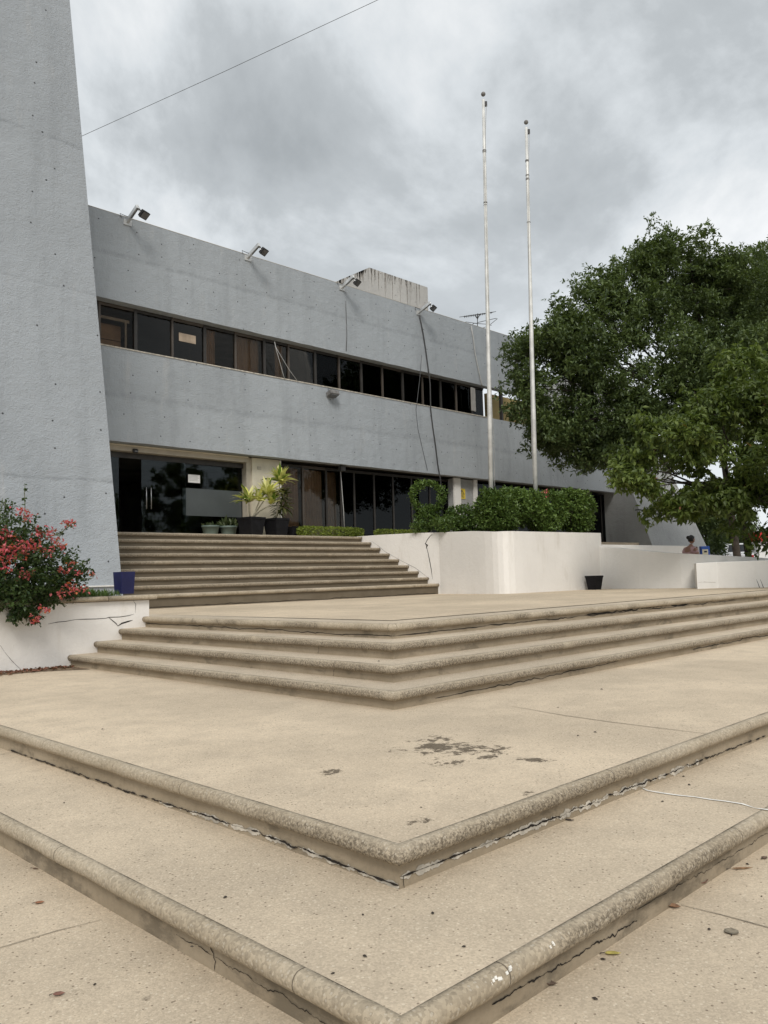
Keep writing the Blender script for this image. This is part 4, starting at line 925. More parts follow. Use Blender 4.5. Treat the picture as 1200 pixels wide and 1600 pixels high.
tree('shade_tree', 'brighter green tree rising behind the big dark tree at the right edge', 'tree', (tb2[0], tb2[1], 1.0), (tb2[0], tb2[1], 7), back, 3200, 9, .40, .19, .24, LM['mid'], 23, .1, .26, twigs=False, clump=.8)
front = [blob(1130, 640, 20, 80, 70), blob(1060, 690, 19.5, 70, 55), blob(1000, 735, 19, 48, 34), blob(1180, 600, 20.5, 75, 60), blob(1090, 760, 19.5, 75, 42), blob(1160, 740, 19.5, 80, 70), blob(975, 742, 18.8, 32, 22), blob(1200, 690, 20, 70, 90), blob(1028, 785, 19.2, 24, 24),
         blob(1180, 790, 19.6, 70, 34), blob(1085, 615, 20.3, 45, 30), blob(1015, 700, 19.3, 36, 26), blob(1033, 808, 19.2, 14, 16), blob(1290, 700, 17.5, 90, 110), blob(1350, 650, 15.5, 110, 110), blob(1330, 560, 17, 100, 80), blob(1115, 795, 19.4, 46, 26), blob(1185, 828, 19.2, 36, 22), blob(1062, 775, 19.2, 40, 30), blob(1015, 765, 19.0, 38, 28), blob(1195, 770, 19, 50, 40), blob(985, 760, 18.9, 24, 18), blob(1240, 640, 20.5, 60, 110), blob(1150, 570, 20.8, 40, 26)]  # out-of-view boughs past the right edge are added to shade the low wall
fb = atD(1174, 885, 20.6)
tree('small_tree', 'smaller yellowish-green broad-leaved tree drooping in front of the dark tree at the right', 'tree', (fb[0], fb[1], 1.0), (fb[0]-.15, fb[1]+.1, 2.9), front, 5000, 8, .26, .165, .24, LM['front'], 37, .55, .085, twigs=False, clump=.42)
# shrubs across the car park
for i, (px, py, D, rx, ry, lb) in enumerate(((1098, 838, 44, 34, 36, 'dark green shrub behind the seated woman, left of the white car'), (1146, 828, 54, 40, 30, 'taller bright-topped shrub behind the white car'), (1095, 800, 40, 50, 38, 'dark shrub beyond the end of the concrete fin'))):
    c = atD(px, 900, D); bl = [blob(px, py, D, rx, ry), blob(px-rx*.5, py+ry*.5, D, rx*.6, ry*.6), blob(px+rx*.5, py+ry*.45, D, rx*.6, ry*.6)]
    tree('shrub', lb, 'shrub', (c[0], c[1], 1.0), (c[0], c[1], 1.6), bl, 1100, 8, .35, .17, .22, LM['dark'] if i != 1 else LM['mid'], 60+i, .1, .07, 'shrubs beyond the car park', False)
# ================================================================== HEDGES
def hedge_points(corner_px, r, n, Y0, Y1, top_fn, zb, xs):
    pass
def box_hedge(name, label, x0, x1, y0, y1, zb, zt, n, size, wd, mat, seed, bulge=.10, cat='hedge', round_=.35):
    """clipped hedge: dense leaves over a rounded box and thinly inside, on short woody stems"""
    r = np.random.default_rng(seed); t = thing(name, label, cat, ((x0+x1)/2, (y0+y1)/2, zb))
    u = r.uniform(-1, 1, (n, 3)); k = r.integers(0, 3, n); s = np.sign(r.uniform(-1, 1, n)); sk = r.random(n) < .8
    u[np.arange(n), k] = np.where(sk, s*(1-.12*r.random(n)), u[np.arange(n), k])
    h = np.array([(x1-x0)/2, (y1-y0)/2, (zt-zb)/2]); c = np.array([(x0+x1)/2, (y0+y1)/2, (zb+zt)/2]); p = u*h
    # rounded corners and a lumpy skin
    q = np.abs(u)**6; nn = q.sum(1)**(1/6); p = p/np.maximum(nn, 1)[:, None]; P = c+p; P = P+(p/np.linalg.norm(h))*(lump(P, seed, 2.2)*bulge*2)[:, None]
    P[:, 2] = np.maximum(P[:, 2], zb+.01)
    out = u**5; out = out/(np.linalg.norm(out, axis=1)[:, None]+1e-6); D = out*.8+r.normal(size=(n, 3))*.65+np.array([0, 0, .15])
    leaves_mesh('foliage', P, D, size*r.uniform(.6, 1.25, n), wd, .10, mat, t, seed+1, .1)
    m = MB()
    for i in range(max(6, int((x1-x0)*7))):
        x = r.uniform(x0+.1, x1-.1); y = r.uniform(y0+.08, y1-.08); m.tube([(x, y, zb-.03), (x+r.normal(0, .05), y+r.normal(0, .05), (zb+zt)/2), (x+r.normal(0, .1), y+r.normal(0, .08), zt-.06)], [.016, .011, .005], 5)
    m.build('stem', MT['bark'], t); return t
hl = onY(748, 800, 12.55); hr = onY(925, 800, 12.0)
# the big hedge is built as a bank of merged clipped lumps
def bank(name, label, cat, loc, blobs, n, size, wd, mat, seed, per=5, twig=.12, flowers=None, inner=.5, amp=.10, ztop=None):
    r = np.random.default_rng(seed); t = thing(name, label, cat, loc)
    tips, d, k = crown_points(blobs, n, r, seed, inner, 2.0, amp)
    if ztop is not None: tips[:, 2] = np.minimum(tips[:, 2], ztop+.03*lump(tips, seed+5, 2.5)+r.normal(0, .025, len(tips)))
    keep = tips[:, 2] > loc[2]; tips, d = tips[keep], d[keep]
    dd = d*.8+r.normal(size=d.shape)*.45+np.array([0, 0, .15]); dd /= np.linalg.norm(dd, axis=1)[:, None]
    P, D, S = sprigs(tips, dd, per, twig, size, r, .7); leaves_mesh('foliage', P, D, S, wd, .12, mat, t, seed+1, .1)
    m = MB()
    for b in blobs:
        for _ in range(3): m.tube([(b[0]+r.normal(0, .08), b[1]+r.normal(0, .08), loc[2]-.03), (b[0]+r.normal(0, .08), b[1]+r.normal(0, .08), b[2]), (b[0]+r.normal(0, b[3]*.4), b[1]+r.normal(0, b[4]*.4), b[2]+b[5]*.7)], [.02, .013, .006], 5)
    m.build('stem', MT['bark'], t)
    if flowers is not None:
        c = np.array(flowers); q = np.repeat(c, 16, 0)+r.normal(size=(16*len(c), 3))*.05; leaves_mesh('flower', q, rand_dir(r, len(q)), .06*r.uniform(.7, 1.2, len(q)), .38, .15, LM['bract'], t, seed+3)
    return t
def hb(px, py, Y, rpx, rpy, rd=None):
    c = onY(px, py, Y); D = (c-O_)@FWD; return (c[0], c[1], c[2], (rd or rpx/FOC*D), (rd or rpx/FOC*D), rpy/FOC*D)
HB = [hb(775, 800, 12.5, 30, 36, .55), hb(800, 790, 12.5, 30, 34, .55), hb(830, 795, 12.4, 32, 34, .55), hb(860, 795, 12.3, 32, 35, .55), hb(890, 794, 12.2, 32, 38, .55), hb(908, 798, 12.15, 22, 38, .45), hb(780, 815, 12.5, 32, 24, .5), hb(850, 815, 12.3, 45, 24, .5), hb(900, 815, 12.15, 24, 24, .45), hb(765, 792, 12.6, 20, 34, .4)]
bank('hedge', 'big dense green hedge filling the white planter at the foot of the flagpoles', 'hedge', (18.4, 12.4, 2.40), HB, 5200, .085, .30, LM['hedge'], 71, 6, .12, [onY(853, 771, 11.9)], .55, .06, float(onY(830, 764, 12.4)[2]))
bank('bush', 'low dark rounded bush between the ring-shaped shrub and the big hedge', 'bush', (17.6, 14.6, 2.45), [hb(722, 806, 14.0, 26, 18, .5), hb(700, 818, 14.0, 30, 14, .5), hb(738, 822, 13.8, 26, 12, .45)], 900, .08, .28, LM['hedge'], 73, 6, .12)
# shrub trained into an open ring
r = np.random.default_rng(77); rc = onY(668, 776, 14.8); Dr = (rc-O_)@FWD; rr = 23/FOC*Dr
tp = thing('topiary_shrub', 'shrub trained into an open leafy ring on a bushy base in the planter', 'topiary', (rc[0], rc[1], 2.45))
n = 620; a = r.uniform(0, 2*math.pi, n); tube_r = .125*(1+.35*np.sin(3*a+1)+.25*np.sin(7*a)); d = rand_dir(r, n)
ring = rc+np.outer(np.cos(a)*rr*1.02, RGT)+np.outer(np.sin(a)*rr*.92, UP); tips = ring+d*tube_r[:, None]*r.random(n)[:, None]**.5
bb = [hb(665, 812, 14.8, 24, 18, .36), hb(675, 800, 14.8, 18, 14, .3), hb(658, 822, 14.8, 20, 12, .34), hb(684, 818, 14.8, 14, 14, .3)]; t2, d2_, _ = crown_points(bb, 560, r, 5, .35, 2.0, .2)
tips = np.concatenate([tips, t2]); d = np.concatenate([d, d2_]); dd = d*.7+r.normal(size=d.shape)*.6; dd /= np.linalg.norm(dd, axis=1)[:, None]
P, D_, S = sprigs(tips, dd, 5, .10, .075, r, .8); leaves_mesh('foliage', P, D_, S, .27, .1, LM['hedge'], tp, 78, .1)
m = MB(); m.tube([rc+np.cos(q)*rr*1.02*RGT+np.sin(q)*rr*.92*UP for q in np.linspace(-1.57, 4.71, 40)], .014, 5); m.tube([(rc[0], rc[1], 2.42), rc-UP*rr*.9], .03, 6); m.build('stem', MT['bark'], tp, smooth=True)
pbx = onY(687, 828, 15.3); tag(MB().box((pbx[0]-.16, pbx[1]-.05, 2.45), (pbx[0]+.16, pbx[1]+.05, 2.56)).build('stone_block', MT['raw'], bevel=.012), 'small grey stone block lying in the planter below the ring-shaped shrub', 'block')
h1a = onY(476, 829, 17.25); h1b = onY(570, 829, 17.25)
box_hedge('low_hedge', 'longer low clipped bright green hedge on the terrace, right above the entrance steps', h1a[0], h1b[0], 17.1, 17.5, ZT, 2.88, 4200, .055, .30, LM['box'], 81, .06)
h2a = onY(592, 831, 17.25); h2b = onY(664, 831, 17.25)
box_hedge('low_hedge', 'low clipped hedge behind the top of the white planter wall, left of the ring shrub', h2a[0], h2b[0], 17.1, 17.5, ZT, 2.86, 3000, .055, .30, LM['box'], 83, .06)
# ================================================================== PLANTS AT THE ENTRANCE
def rosette(P, up, n, L, r, spread=(.2, 1.25)):
    a = r.uniform(0, 2*math.pi, n); e = r.uniform(*spread, n); d = np.stack([np.sin(e)*np.cos(a), np.sin(e)*np.sin(a), np.cos(e)], 1); return np.tile(P, (n, 1))+d*.02, d+np.array(up)*.2, L*r.uniform(.7, 1.15, n)
def strap_leaves(name, P, D, S, wd, mat, parent, seed, droop=.6):
    """long arching strap leaves of four segments"""
    r = np.random.default_rng(seed); m = MB()
    for p, d, s in zip(P, D, S):
        d = d/np.linalg.norm(d); side = np.cross(d, UP); side = side/(np.linalg.norm(side)+1e-6)+r.normal(size=3)*.2; side /= np.linalg.norm(side); pts = []; q = np.array(p, float); v = d.copy(); prof = (.35, .9, 1.0, .7, .04)
        vs = []
        for k in range(5):
            vs += [q-side*wd*prof[k], q+side*wd*prof[k]]; v = v+np.array([0, 0, -droop*.30]); v /= np.linalg.norm(v); q = q+v*s/4
        m.add(vs, [(2*k, 2*k+1, 2*k+3, 2*k+2) for k in range(4)])
    return m.build(name, mat, parent)
r = np.random.default_rng(91)
def potted(px, label_pot, label_plant, hw, heads, stems, Y, dark=None):
    c = onY(px, 833, Y); pos = (float(c[0]), Y, ZT+.003)
    square_pot('black_pot', pos, R(8), hw, .50, MT['bin'], label_pot)
    t = thing('potted_plant', label_plant, 'plant', (pos[0], pos[1], ZT+.42)); base = np.array(t.location); m = MB()
    PP, DD, SS = [], [], []
    for (hx, hy), nl, L in heads:
        h = onY(hx, hy, Y); m.tube([base+r.normal(size=3)*.05*np.array([1, 1, 0]), base*.5+h*.5+r.normal(size=3)*.03, h], [.020, .017, .013], 6)
        a, b, s = rosette(h, UP, nl, L, r); PP.append(a); DD.append(b); SS.append(s)
    m.build('stem', MT['palestem'], t, smooth=True)
    strap_leaves('foliage', np.concatenate(PP), np.concatenate(DD), np.concatenate(SS), .050, LM['drac'], t, 3, .8)
    if dark:
        PP, DD, SS = [], [], []
        for (hx, hy), nl, L in dark:
            h = onY(hx, hy, Y+.05); a, b, s = rosette(h, UP, nl, L, r, (.6, 2.2)); PP.append(a); DD.append(b); SS.append(s)
        strap_leaves('old_foliage', np.concatenate(PP), np.concatenate(DD), np.concatenate(SS), .030, LM['dracdark'], t, 4, .9)
    return t
potted(393, 'black square pot holding the shorter of two yellow-green dracaenas', 'shorter yellow-green dracaena with two leafy heads leaning towards the pier', .26, [((389, 785), 38, .50), ((418, 774), 52, .52), ((405, 784), 22, .40), ((424, 788), 26, .42)], None, 17.55)
potted(432, 'black square pot under the taller dracaena beside the cream pier', 'taller dracaena with a bright yellow-green top and dark leaves below', .25, [((437, 753), 46, .50), ((441, 758), 18, .4)], None, 17.6, [((438, 768), 22, .38), ((440, 780), 26, .4), ((441, 793), 26, .4), ((436, 803), 20, .34), ((446, 772), 14, .34)])
c = onY(458, 833, 17.7); square_pot('black_pot', (float(c[0]), 17.7, ZT+.003), R(8), .155, .30, MT['bin'], 'small empty black pot right of the two potted dracaenas', .9)
for px, lb, lp in ((329, 'pale green bowl planter with cactus in front of the dark glass, left of two', 'low spiky cactus growing in the left green bowl'), (357, 'pale green bowl planter in front of the dark glass, nearer the potted dracaenas', 'small dark leafy plant in the right green bowl')):
    c = onY(px, 832, 18.3); pos = (float(c[0]), 18.3, ZT+.003); t = thing('bowl_planter', lb, 'pot', pos)
    MB().lathe(pos, [(.001, 0), (.13, 0), (.19, .10), (.215, .26), (.235, .265), (.235, .315), (.205, .315), (.19, .25), (.001, .25)], 22).build('body', MT['greenpot'], t, smooth=True)
    q = thing('small_plant', lp, 'plant', (pos[0], pos[1], ZT+.25)); P, D, S = rosette(np.array([pos[0], pos[1], ZT+.27]), UP, 30 if px < 340 else 46, .14 if px < 340 else .30, r, (.1, 1.4)); P = P+r.normal(size=P.shape)*np.array([.08, .08, .02])
    leaves_mesh('foliage', P, D, S, .16, .1, LM['succ'], q, 7)
# ================================================================== BOUGAINVILLEA, GRASS, LITTER
YB = 10.75
bg_ = thing('bougainvillea', 'bougainvillea bush with coral pink blossoms spilling over the left white planter wall', 'flowering bush', (3.9, 11.4, 1.28))
r = np.random.default_rng(101)
bl = [hb(30, 880, 10.95, 60, 55, .55), hb(80, 880, 11.0, 45, 42, .45), hb(60, 920, 10.9, 50, 36, .45), hb(10, 930, 10.85, 50, 34, .45), hb(100, 915, 11.0, 24, 24, .3), hb(-30, 880, 11, 60, 70, .6), hb(110, 895, 11.1, 22, 16, .25), hb(40, 955, 10.85, 26, 16, .25), hb(75, 940, 10.85, 18, 14, .22), hb(20, 840, 11.1, 45, 35, .5), hb(55, 968, 10.85, 9, 9, .1), hb(22, 965, 10.85, 12, 12, .12)]
tips, d, k = crown_points(bl, 1650, r, 101, .35, 2.8, .30); dd = d*.7+r.normal(size=d.shape)*.5+np.array([0, 0, .0]); dd /= np.linalg.norm(dd, axis=1)[:, None]
P, D_, S = sprigs(tips, dd, 6, .12, .062, r, .8)
# long shoots: pixel polylines
m = MB(); shoots = [([(35, 860), (38, 820), (39, 790), (38, 768), (39, 758)], 11.0), ([(70, 860), (88, 845), (100, 828), (112, 818), (120, 816)], 10.9), ([(28, 855), (30, 835), (31, 815)], 11.0), ([(110, 895), (128, 893), (143, 889)], 10.9), ([(2, 850), (0, 810), (4, 778)], 11.2), ([(60, 850), (75, 840), (95, 832), (112, 820)], 10.9), ([(48, 850), (52, 825), (58, 803)], 11.0), ([(90, 890), (105, 885), (125, 882), (140, 876)], 10.9), ([(100, 905), (118, 902), (135, 905), (146, 903)], 10.85), ([(5, 850), (6, 815), (8, 780)], 11.2), ([(15, 850), (18, 815), (20, 786)], 11.2), ([(0, 850), (-2, 820), (-3, 790)], 11.2), ([(10, 850), (12, 810), (14, 795)], 11.25), ([(30, 950), (28, 965), (26, 980)], 10.8), ([(50, 955), (55, 968), (58, 975)], 10.8)]
XP, XD = [], []
for pts, Y in shoots:
    w = [onY(x, y, Y) for x, y in pts]; m.tube(w, [.009-.0055*i/(len(w)-1) for i in range(len(w))], 5)
    L = np.array(w)
    nn = 34 if Y < 11.15 else 60
    for t in r.uniform(0, len(w)-1.001, nn):
        i = int(t); XP.append(L[i]+(L[i+1]-L[i])*(t-i)+r.normal(size=3)*(.012 if Y < 11.15 else .05)); XD.append(r.normal(size=3)*.8+np.array([0, 0, .2]))
for b in bl[:9]:
    for _ in range(3): m.tube([(3.9+r.normal(0, .2), 11.5+r.normal(0, .1), 1.25), (b[0]*.5+1.95, (b[1]+11.5)/2, max(b[2], 1.4)), (b[0]+r.normal(0, .1), b[1], b[2])], [.018, .012, .006], 5)
m.build('stem', MT['stem'], bg_)
P = np.concatenate([P, np.array(XP)]); D_ = np.concatenate([D_, np.array(XD)]); S = np.concatenate([S, .06*r.uniform(.6, 1.1, len(XP))])
leaves_mesh('foliage', P, D_, S, .30, .12, LM['boug'], bg_, 102, .15)
cl = [(9, 842, 1.5), (4, 828, 1.2), (42, 850, 1.5), (55, 850, 1.3), (57, 835, 1.2), (73, 835, 1.2), (62, 828, .8), (108, 817, 1.1), (113, 816, .6), (90, 853, 1.2), (97, 849, .9), (77, 862, .9), (67, 862, .8), (42, 808, .9), (33, 795, .6), (32, 802, .6), (45, 803, .6), (36, 898, 1.2), (42, 899, .8), (112, 882, .7), (103, 893, .7), (96, 891, .5), (122, 895, .6), (146, 897, .45), (108, 914, 1.1), (97, 927, 1.1), (110, 926, .7), (131, 921, .7), (68, 953, .7), (50, 969, .8), (58, 970, .8), (15, 860, 1.3), (22, 872, 1.3), (8, 875, 1.2), (8, 890, 1.0), (20, 845, 1.3), (35, 864, 1.2), (30, 860, .8), (12, 857, 1), (2, 860, 1.2), (25, 855, 1.2), (17, 834, 1.0), (118, 920, .5), (75, 955, .4), (85, 842, .7), (80, 828, .6), (50, 858, .8)]
PP = []
for x, y, s in cl:
    c = onY(x, y, 10.55 if y > 845 else 10.75); n = int(20*s); PP.append(c+r.normal(size=(n, 3))*.036*s**.6*np.array([1.2, 1, .8]))
PP = np.concatenate(PP); leaves_mesh('blossom', PP, rand_dir(r, len(PP)), .050*r.uniform(.7, 1.2, len(PP)), .36, .16, LM['bract'], bg_, 103)
# grass behind the coping
r = np.random.default_rng(111); n = 5200; X = r.uniform(3.4, 5.70, n); Y = 11.34+r.random(n)**1.4*2.3; Zg = 1.27+(Y-11.3)*.06; P = np.stack([X, Y, Zg], 1)
g = leaves_mesh('grass', P, np.stack([r.normal(0, .45, n), r.normal(0, .45, n), np.full(n, 1.0)], 1), r.uniform(.05, .13, n), .055, .02, LM['grass'], None, 112); tag(g, 'green grass growing in the left planter behind the stone coping', 'grass', None, 'stuff')
# fallen petals and leaf litter
r = np.random.default_rng(121); n = 620; px = r.uniform(-5, 190, n); t = np.clip(px/200, 0, 1); X = onZ(0, 1055, Z2)[0]
P = np.stack([r.uniform(2.6, 4.72, n), 11.0-np.abs(r.normal(0, .17, n)), np.full(n, Z2+.012)], 1)
lt = leaves_mesh('leaf_litter', P, np.stack([r.normal(size=n), r.normal(size=n), r.uniform(-.1, .3, n)], 1), r.uniform(.03, .065, n), .3, .2, leaf_mat('litter', (.20, .075, .05), (.34, .17, .11), (.10, .06, .04), .3, .1), None, 122)
tag(lt, 'dry pink petals and brown leaf litter along the foot of the left planter wall', 'leaf litter', None, 'stuff')
structure('soil_spill', MB().add([(2.4, 11.02, Z2+.004), (3.2, 10.78, Z2+.004), (4.2, 10.72, Z2+.004), (4.76, 10.35, Z2+.004), (4.78, 11.02, Z2+.004)], [(0, 1, 2, 3, 4)]), plain('spill', (.17, .12, .075), .95, .3, 7))
# single fallen leaves
def fallen_leaf(px, py, z, L, wd, rot, curl, col, label, zl=.0):
    c = onZ(px, py, z); m = MB(); n = 9; vs = []; ca, sa = math.cos(rot), math.sin(rot)
    ax = RGT*ca+FWD*sa; sd = -RGT*sa+FWD*ca
    for i in range(n):
        t = i/(n-1); w = wd*math.sin(math.pi*min(1, t*1.02)**.8)*(1+.14*math.sin(11*t))*.5
        for j, s in enumerate((-1, -.5, 0, .5, 1)):
            zz = .003+curl*L*((t-.5)**2*1.2+abs(s)**1.6*.35*math.sin(math.pi*t))
            vs.append(c+ax*(t-.5)*L+sd*w*s+UP*zz)
    fs = [(i*5+j, i*5+j+1, (i+1)*5+j+1, (i+1)*5+j) for i in range(n-1) for j in range(4)]
    m.add(vs, fs); t0 = thing('fallen_leaf', label, 'leaf', c, 'fallen leaves on the paving')
    o = m.build('blade', plain('deadleaf', col, .8, .3, 40), t0, smooth=True); so = o.modifiers.new('solid', 'SOLIDIFY'); so.thickness = .0012
    MB().tube([c-ax*L*.5+UP*(.004+curl*L*.3), c-ax*L*.78+UP*.006], .0016, 5).build('stalk', MT['bark'], t0)
LV = [(62, 1412, 0, .042, .026, .3, .35, (.28, .13, .07), 'reddish-brown curled leaf on the paving near the left edge'), (92, 1556, 0, .043, .026, .2, .45, (.20, .10, .075), 'dark red-brown leaf on the paving at the lower left'), (55, 1359, 0, .04, .012, -.3, .4, (.15, .10, .07), 'thin brown leaf lying under the lowest step at the left edge'),
      (855, 1541, 0, .075, .03, -.25, .5, (.085, .06, .045), 'dark brown curled leaf at the foot of the lowest step, lower right'), (958, 1492, 0, .062, .028, -.1, .25, (.42, .36, .10), 'yellow-green fallen leaf on the paving at the lower right'), (1053, 1419, 0, .06, .036, -.5, .5, (.26, .15, .09), 'tan-brown folded leaf beside the lowest step on the right'),
      (1097, 1382, 0, .075, .05, .4, .6, (.17, .09, .07), 'crumpled maroon leaf near the riser on the right, above the tan one'), (1160, 1359, 0, .11, .016, .05, .2, (.27, .17, .10), 'long narrow brown leaf near the right edge'), (1143, 1457, 0, .06, .06, 1.2, .2, (.20, .17, .125), 'round grey-brown leaf with its stalk up, near the right edge'), (1195, 1342, 0, .04, .03, .6, .4, (.12, .08, .06), 'small dark leaf at the extreme right edge of the paving'), (888, 1283, Z1, .07, .012, -.6, .3, (.05, .04, .035), 'short dark twig-like leaf on the lowest step below the crack')]
for a in LV: fallen_leaf(*a)
SP = [(352, 1403, Z1, .020), (570, 1495, Z1, .019), (520, 1522, Z1, .015), (567, 1430, Z1, .014), (203, 1406, 0, .018), (148, 1539, 0, .016), (942, 1500, 0, .02), (1108, 1453, 0, .02), (930, 1562, 0, .022), (1190, 1401, 0, .012), (1168, 1351, 0, .02), (1155, 1339, 0, .02), (676, 1428, Z1, .02), (658, 1262, Z2, .012), (872, 1106, Z2, .02), (930, 1145, Z2, .025), (903, 1150, Z2, .02), (965, 1215, Z1, .02), (1068, 1214, Z1, .02), (1077, 1227, Z1, .022), (1035, 1253, Z1, .018), (938, 1242, Z1, .022), (776, 1183, Z2, .018), (592, 1034, ZA[1], .03), (940, 1078, Z2, .03), (160, 1140, Z2, .02), (100, 1255, Z1, .016), (725, 1480, Z1, .016), (430, 1320, Z1, .016), (300, 1480, Z1, .014)]
sp0 = None
for i, (x, y, z, s) in enumerate(SP):
    c = onZ(x, y, z)
    if sp0 is None:
        me_o = MB(); k = 9; me_o.add([c+np.array([math.cos(2*math.pi*j/k)*s*(.5+.2*math.sin(3*j)), math.sin(2*math.pi*j/k)*s*.32, .004]) for j in range(k)]+[c+np.array([0, 0, .009])], [(j, (j+1) % k, k) for j in range(k)])
        root = bpy.data.objects.new('debris_speck', None); bpy.data.objects.remove(root)
        me = bpy.data.meshes.new('debris_speck'); me.from_pydata([tuple(np.array(v)-c) for v in me_o.v], [], me_o.f); me.update()
        sp0 = link_mesh('debris_speck', me, plain('speck', (.035, .028, .022), .9, .3, 30)); o = sp0; s0 = s
    else: o = sp0.copy(); COL.objects.link(o)
    o.location = Vector([float(q) for q in c]); o.rotation_euler = (0, 0, i*1.37); o.scale = (s/s0,)*3
    tag(o, 'tiny dark speck of dry debris lying on the pale concrete', 'debris', 'dark specks of debris on the concrete')
# thin dead stalks by the low wall
for i, (x, lb) in enumerate(((1186, 'thin dead stalk against the low white wall, left of two'), (1192, 'thin dead stalk against the low white wall, nearer the right edge'))):
    b0 = atD(x+1, 918.5, 18.3); tag(MB().tube([(b0[0], b0[1], ZL), b0+UP*.1-RGT*.03, b0+UP*.19-RGT*.06], [.008, .006, .003], 5).build('dead_stalk', MT['blk']), lb, 'stalk', 'dead stalks by the low wall')
jn = MB(); ribbon(jn, [onZ(*p, 0) for p in ((1064, 1415), (1130, 1431), (1200, 1450), (1300, 1476))], .008, NZ, 2, .004, .3); ribbon(jn, [onZ(*p, 0) for p in ((-60, 1500), (0, 1482), (90, 1455), (160, 1438))], .006, NZ, 3, .004, .3)
tag(jn.build('paving_joint', MT['joint']), kind='structure')

# ================================================================== PERSON, SIGN, CAR, SHOP WALL
def skin_body(name, pts, edges, rad, mat, parent, sub=2):
    off = np.array(woff(parent)); me = bpy.data.meshes.new(name); me.from_pydata([tuple(np.array(p)-off) for p in pts], edges, []); me.update()
    o = link_mesh(name, me, mat, parent); s = o.modifiers.new('skin', 'SKIN'); s.use_smooth_shade = True; u = o.modifiers.new('sub', 'SUBSURF'); u.levels = sub; u.render_levels = sub
    for v, rr_ in zip(me.skin_vertices[0].data, rad): v.radius = rr_ if isinstance(rr_, tuple) else (rr_, rr_)
    me.skin_vertices[0].data[0].use_root = True
    return o
DP = 23.2
hp = atD(1078.5, 844.0, DP); px_, pz_ = hp, hp[2]
SEAT = float(pz_)-.82
bn = onY(1085, 880, 12.5)
pr_ = thing('person', 'woman with dark hair in a bun sitting behind the ramp wall', 'person', (hp[0], hp[1], SEAT))
U, Fp, Sd = UP, RGT*.92+FWD*.39, None
Fp = Fp/np.linalg.norm(Fp); Sd = np.cross(UP, Fp)          # Fp: where she faces, Sd: her left
C = np.array([hp[0], hp[1], SEAT])
def bp_(f, s, z): return C+Fp*f+Sd*s+UP*z
pts = [bp_(-.02, 0, .10), bp_(-.04, 0, .30), bp_(-.05, 0, .46), bp_(-.02, 0, .57), bp_(.02, 0, .66), bp_(.03, 0, .72)]
ed = [(0, 1), (1, 2), (2, 3), (3, 4), (4, 5)]; rad = [(.20, .17), (.185, .15), (.19, .13), (.13, .09), .055, .05]
for s in (1, -1):
    n0 = len(pts); pts += [bp_(-.03, s*.20, .53), bp_(.02, s*.25, .30), bp_(.22, s*.17, .16), bp_(.28, s*.15, .14)]; ed += [(3, n0), (n0, n0+1), (n0+1, n0+2), (n0+2, n0+3)]; rad += [.085, .066, .045, .038]
    n1 = len(pts); pts += [bp_(.12, s*.11, .09), bp_(.47, s*.12, .10), bp_(.50, s*.12, -.20), bp_(.50, s*.12, -.38), bp_(.62, s*.12, -.42)]; ed += [(0, n1), (n1, n1+1), (n1+1, n1+2), (n1+2, n1+3), (n1+3, n1+4)]; rad += [.125, .085, .065, .04, .035]
body = skin_body('body', pts, ed, rad, MT['skin'], pr_)
# head with face, nose and ears, looking along Fp
m = MB(); hc_ = bp_(.05, 0, .835); vs = []; nl, ns = 14, 18
for i in range(nl+1):
    th = math.pi*i/nl
    for j in range(ns):
        ph = 2*math.pi*j/ns; f = math.sin(th)*math.cos(ph); s = math.sin(th)*math.sin(ph); z = math.cos(th)
        rf = .098; rs = .074; rz = .118
        if z < -.2: rs *= 1-.30*(-z-.2); rf *= 1-.10*(-z-.2)
        e = 0
        if f > .75 and abs(s) < .22 and -.35 < z < .12: e = .022*(1-abs(s)/.22)*(1-abs(z+.18)/.32)
        if f > .7 and .06 < z < .22 and .15 < abs(s) < .5: e = -.006
        if f > .6 and -.62 < z < -.45 and abs(s) < .3: e = .006
        vs.append(hc_+Fp*(f*rf+e)+Sd*s*rs+UP*z*rz)
m.add(vs, [(i*ns+j, i*ns+(j+1) % ns, (i+1)*ns+(j+1) % ns, (i+1)*ns+j) for i in range(nl) for j in range(ns)])
for s in (1, -1): m.obox(hc_+Sd*s*.076-Fp*.005-UP*.01, Fp, Sd, UP, .018, .008, .030)
m.build('head', MT['skin'], pr_, smooth=True)
m = MB(); vs = []
for i in range(9):
    th = math.pi*.66*i/8
    for j in range(18):
        ph = 2*math.pi*j/18; f = math.sin(th)*math.cos(ph); s = math.sin(th)*math.sin(ph); z = math.cos(th)
        if f > .35: z = max(z, .35+.3*f); 
        vs.append(hc_+Fp*(f*.107-.008)+Sd*s*.086+UP*(z*.128+.006))
m.add(vs, [(i*18+j, i*18+(j+1) % 18, (i+1)*18+(j+1) % 18, (i+1)*18+j) for i in range(8) for j in range(18)]); m.lathe(hc_-Fp*.115+UP*.055, [(.001, -.05), (.035, -.045), (.058, -.015), (.058, .02), (.035, .05), (.001, .055)], 12)
m.build('hair', MT['hair'], pr_, smooth=True)
m = MB()
for s in (1, -1): m.obox(hc_+Fp*.088+Sd*s*.034+UP*.012, Sd, UP, Fp, .012, .006, .004)
m.obox(hc_+Fp*.092-UP*.062, Sd, UP, Fp, .024, .005, .004); m.build('eye_and_mouth', MT['hair'], pr_)
dpts = [bp_(-.02, 0, .06), bp_(-.04, 0, .30), bp_(-.05, 0, .46), bp_(-.025, 0, .575), bp_(0, 0, .625)]; ded = [(0, 1), (1, 2), (2, 3), (3, 4)]; drad = [(.225, .185), (.205, .165), (.215, .145), (.15, .105), (.085, .075)]
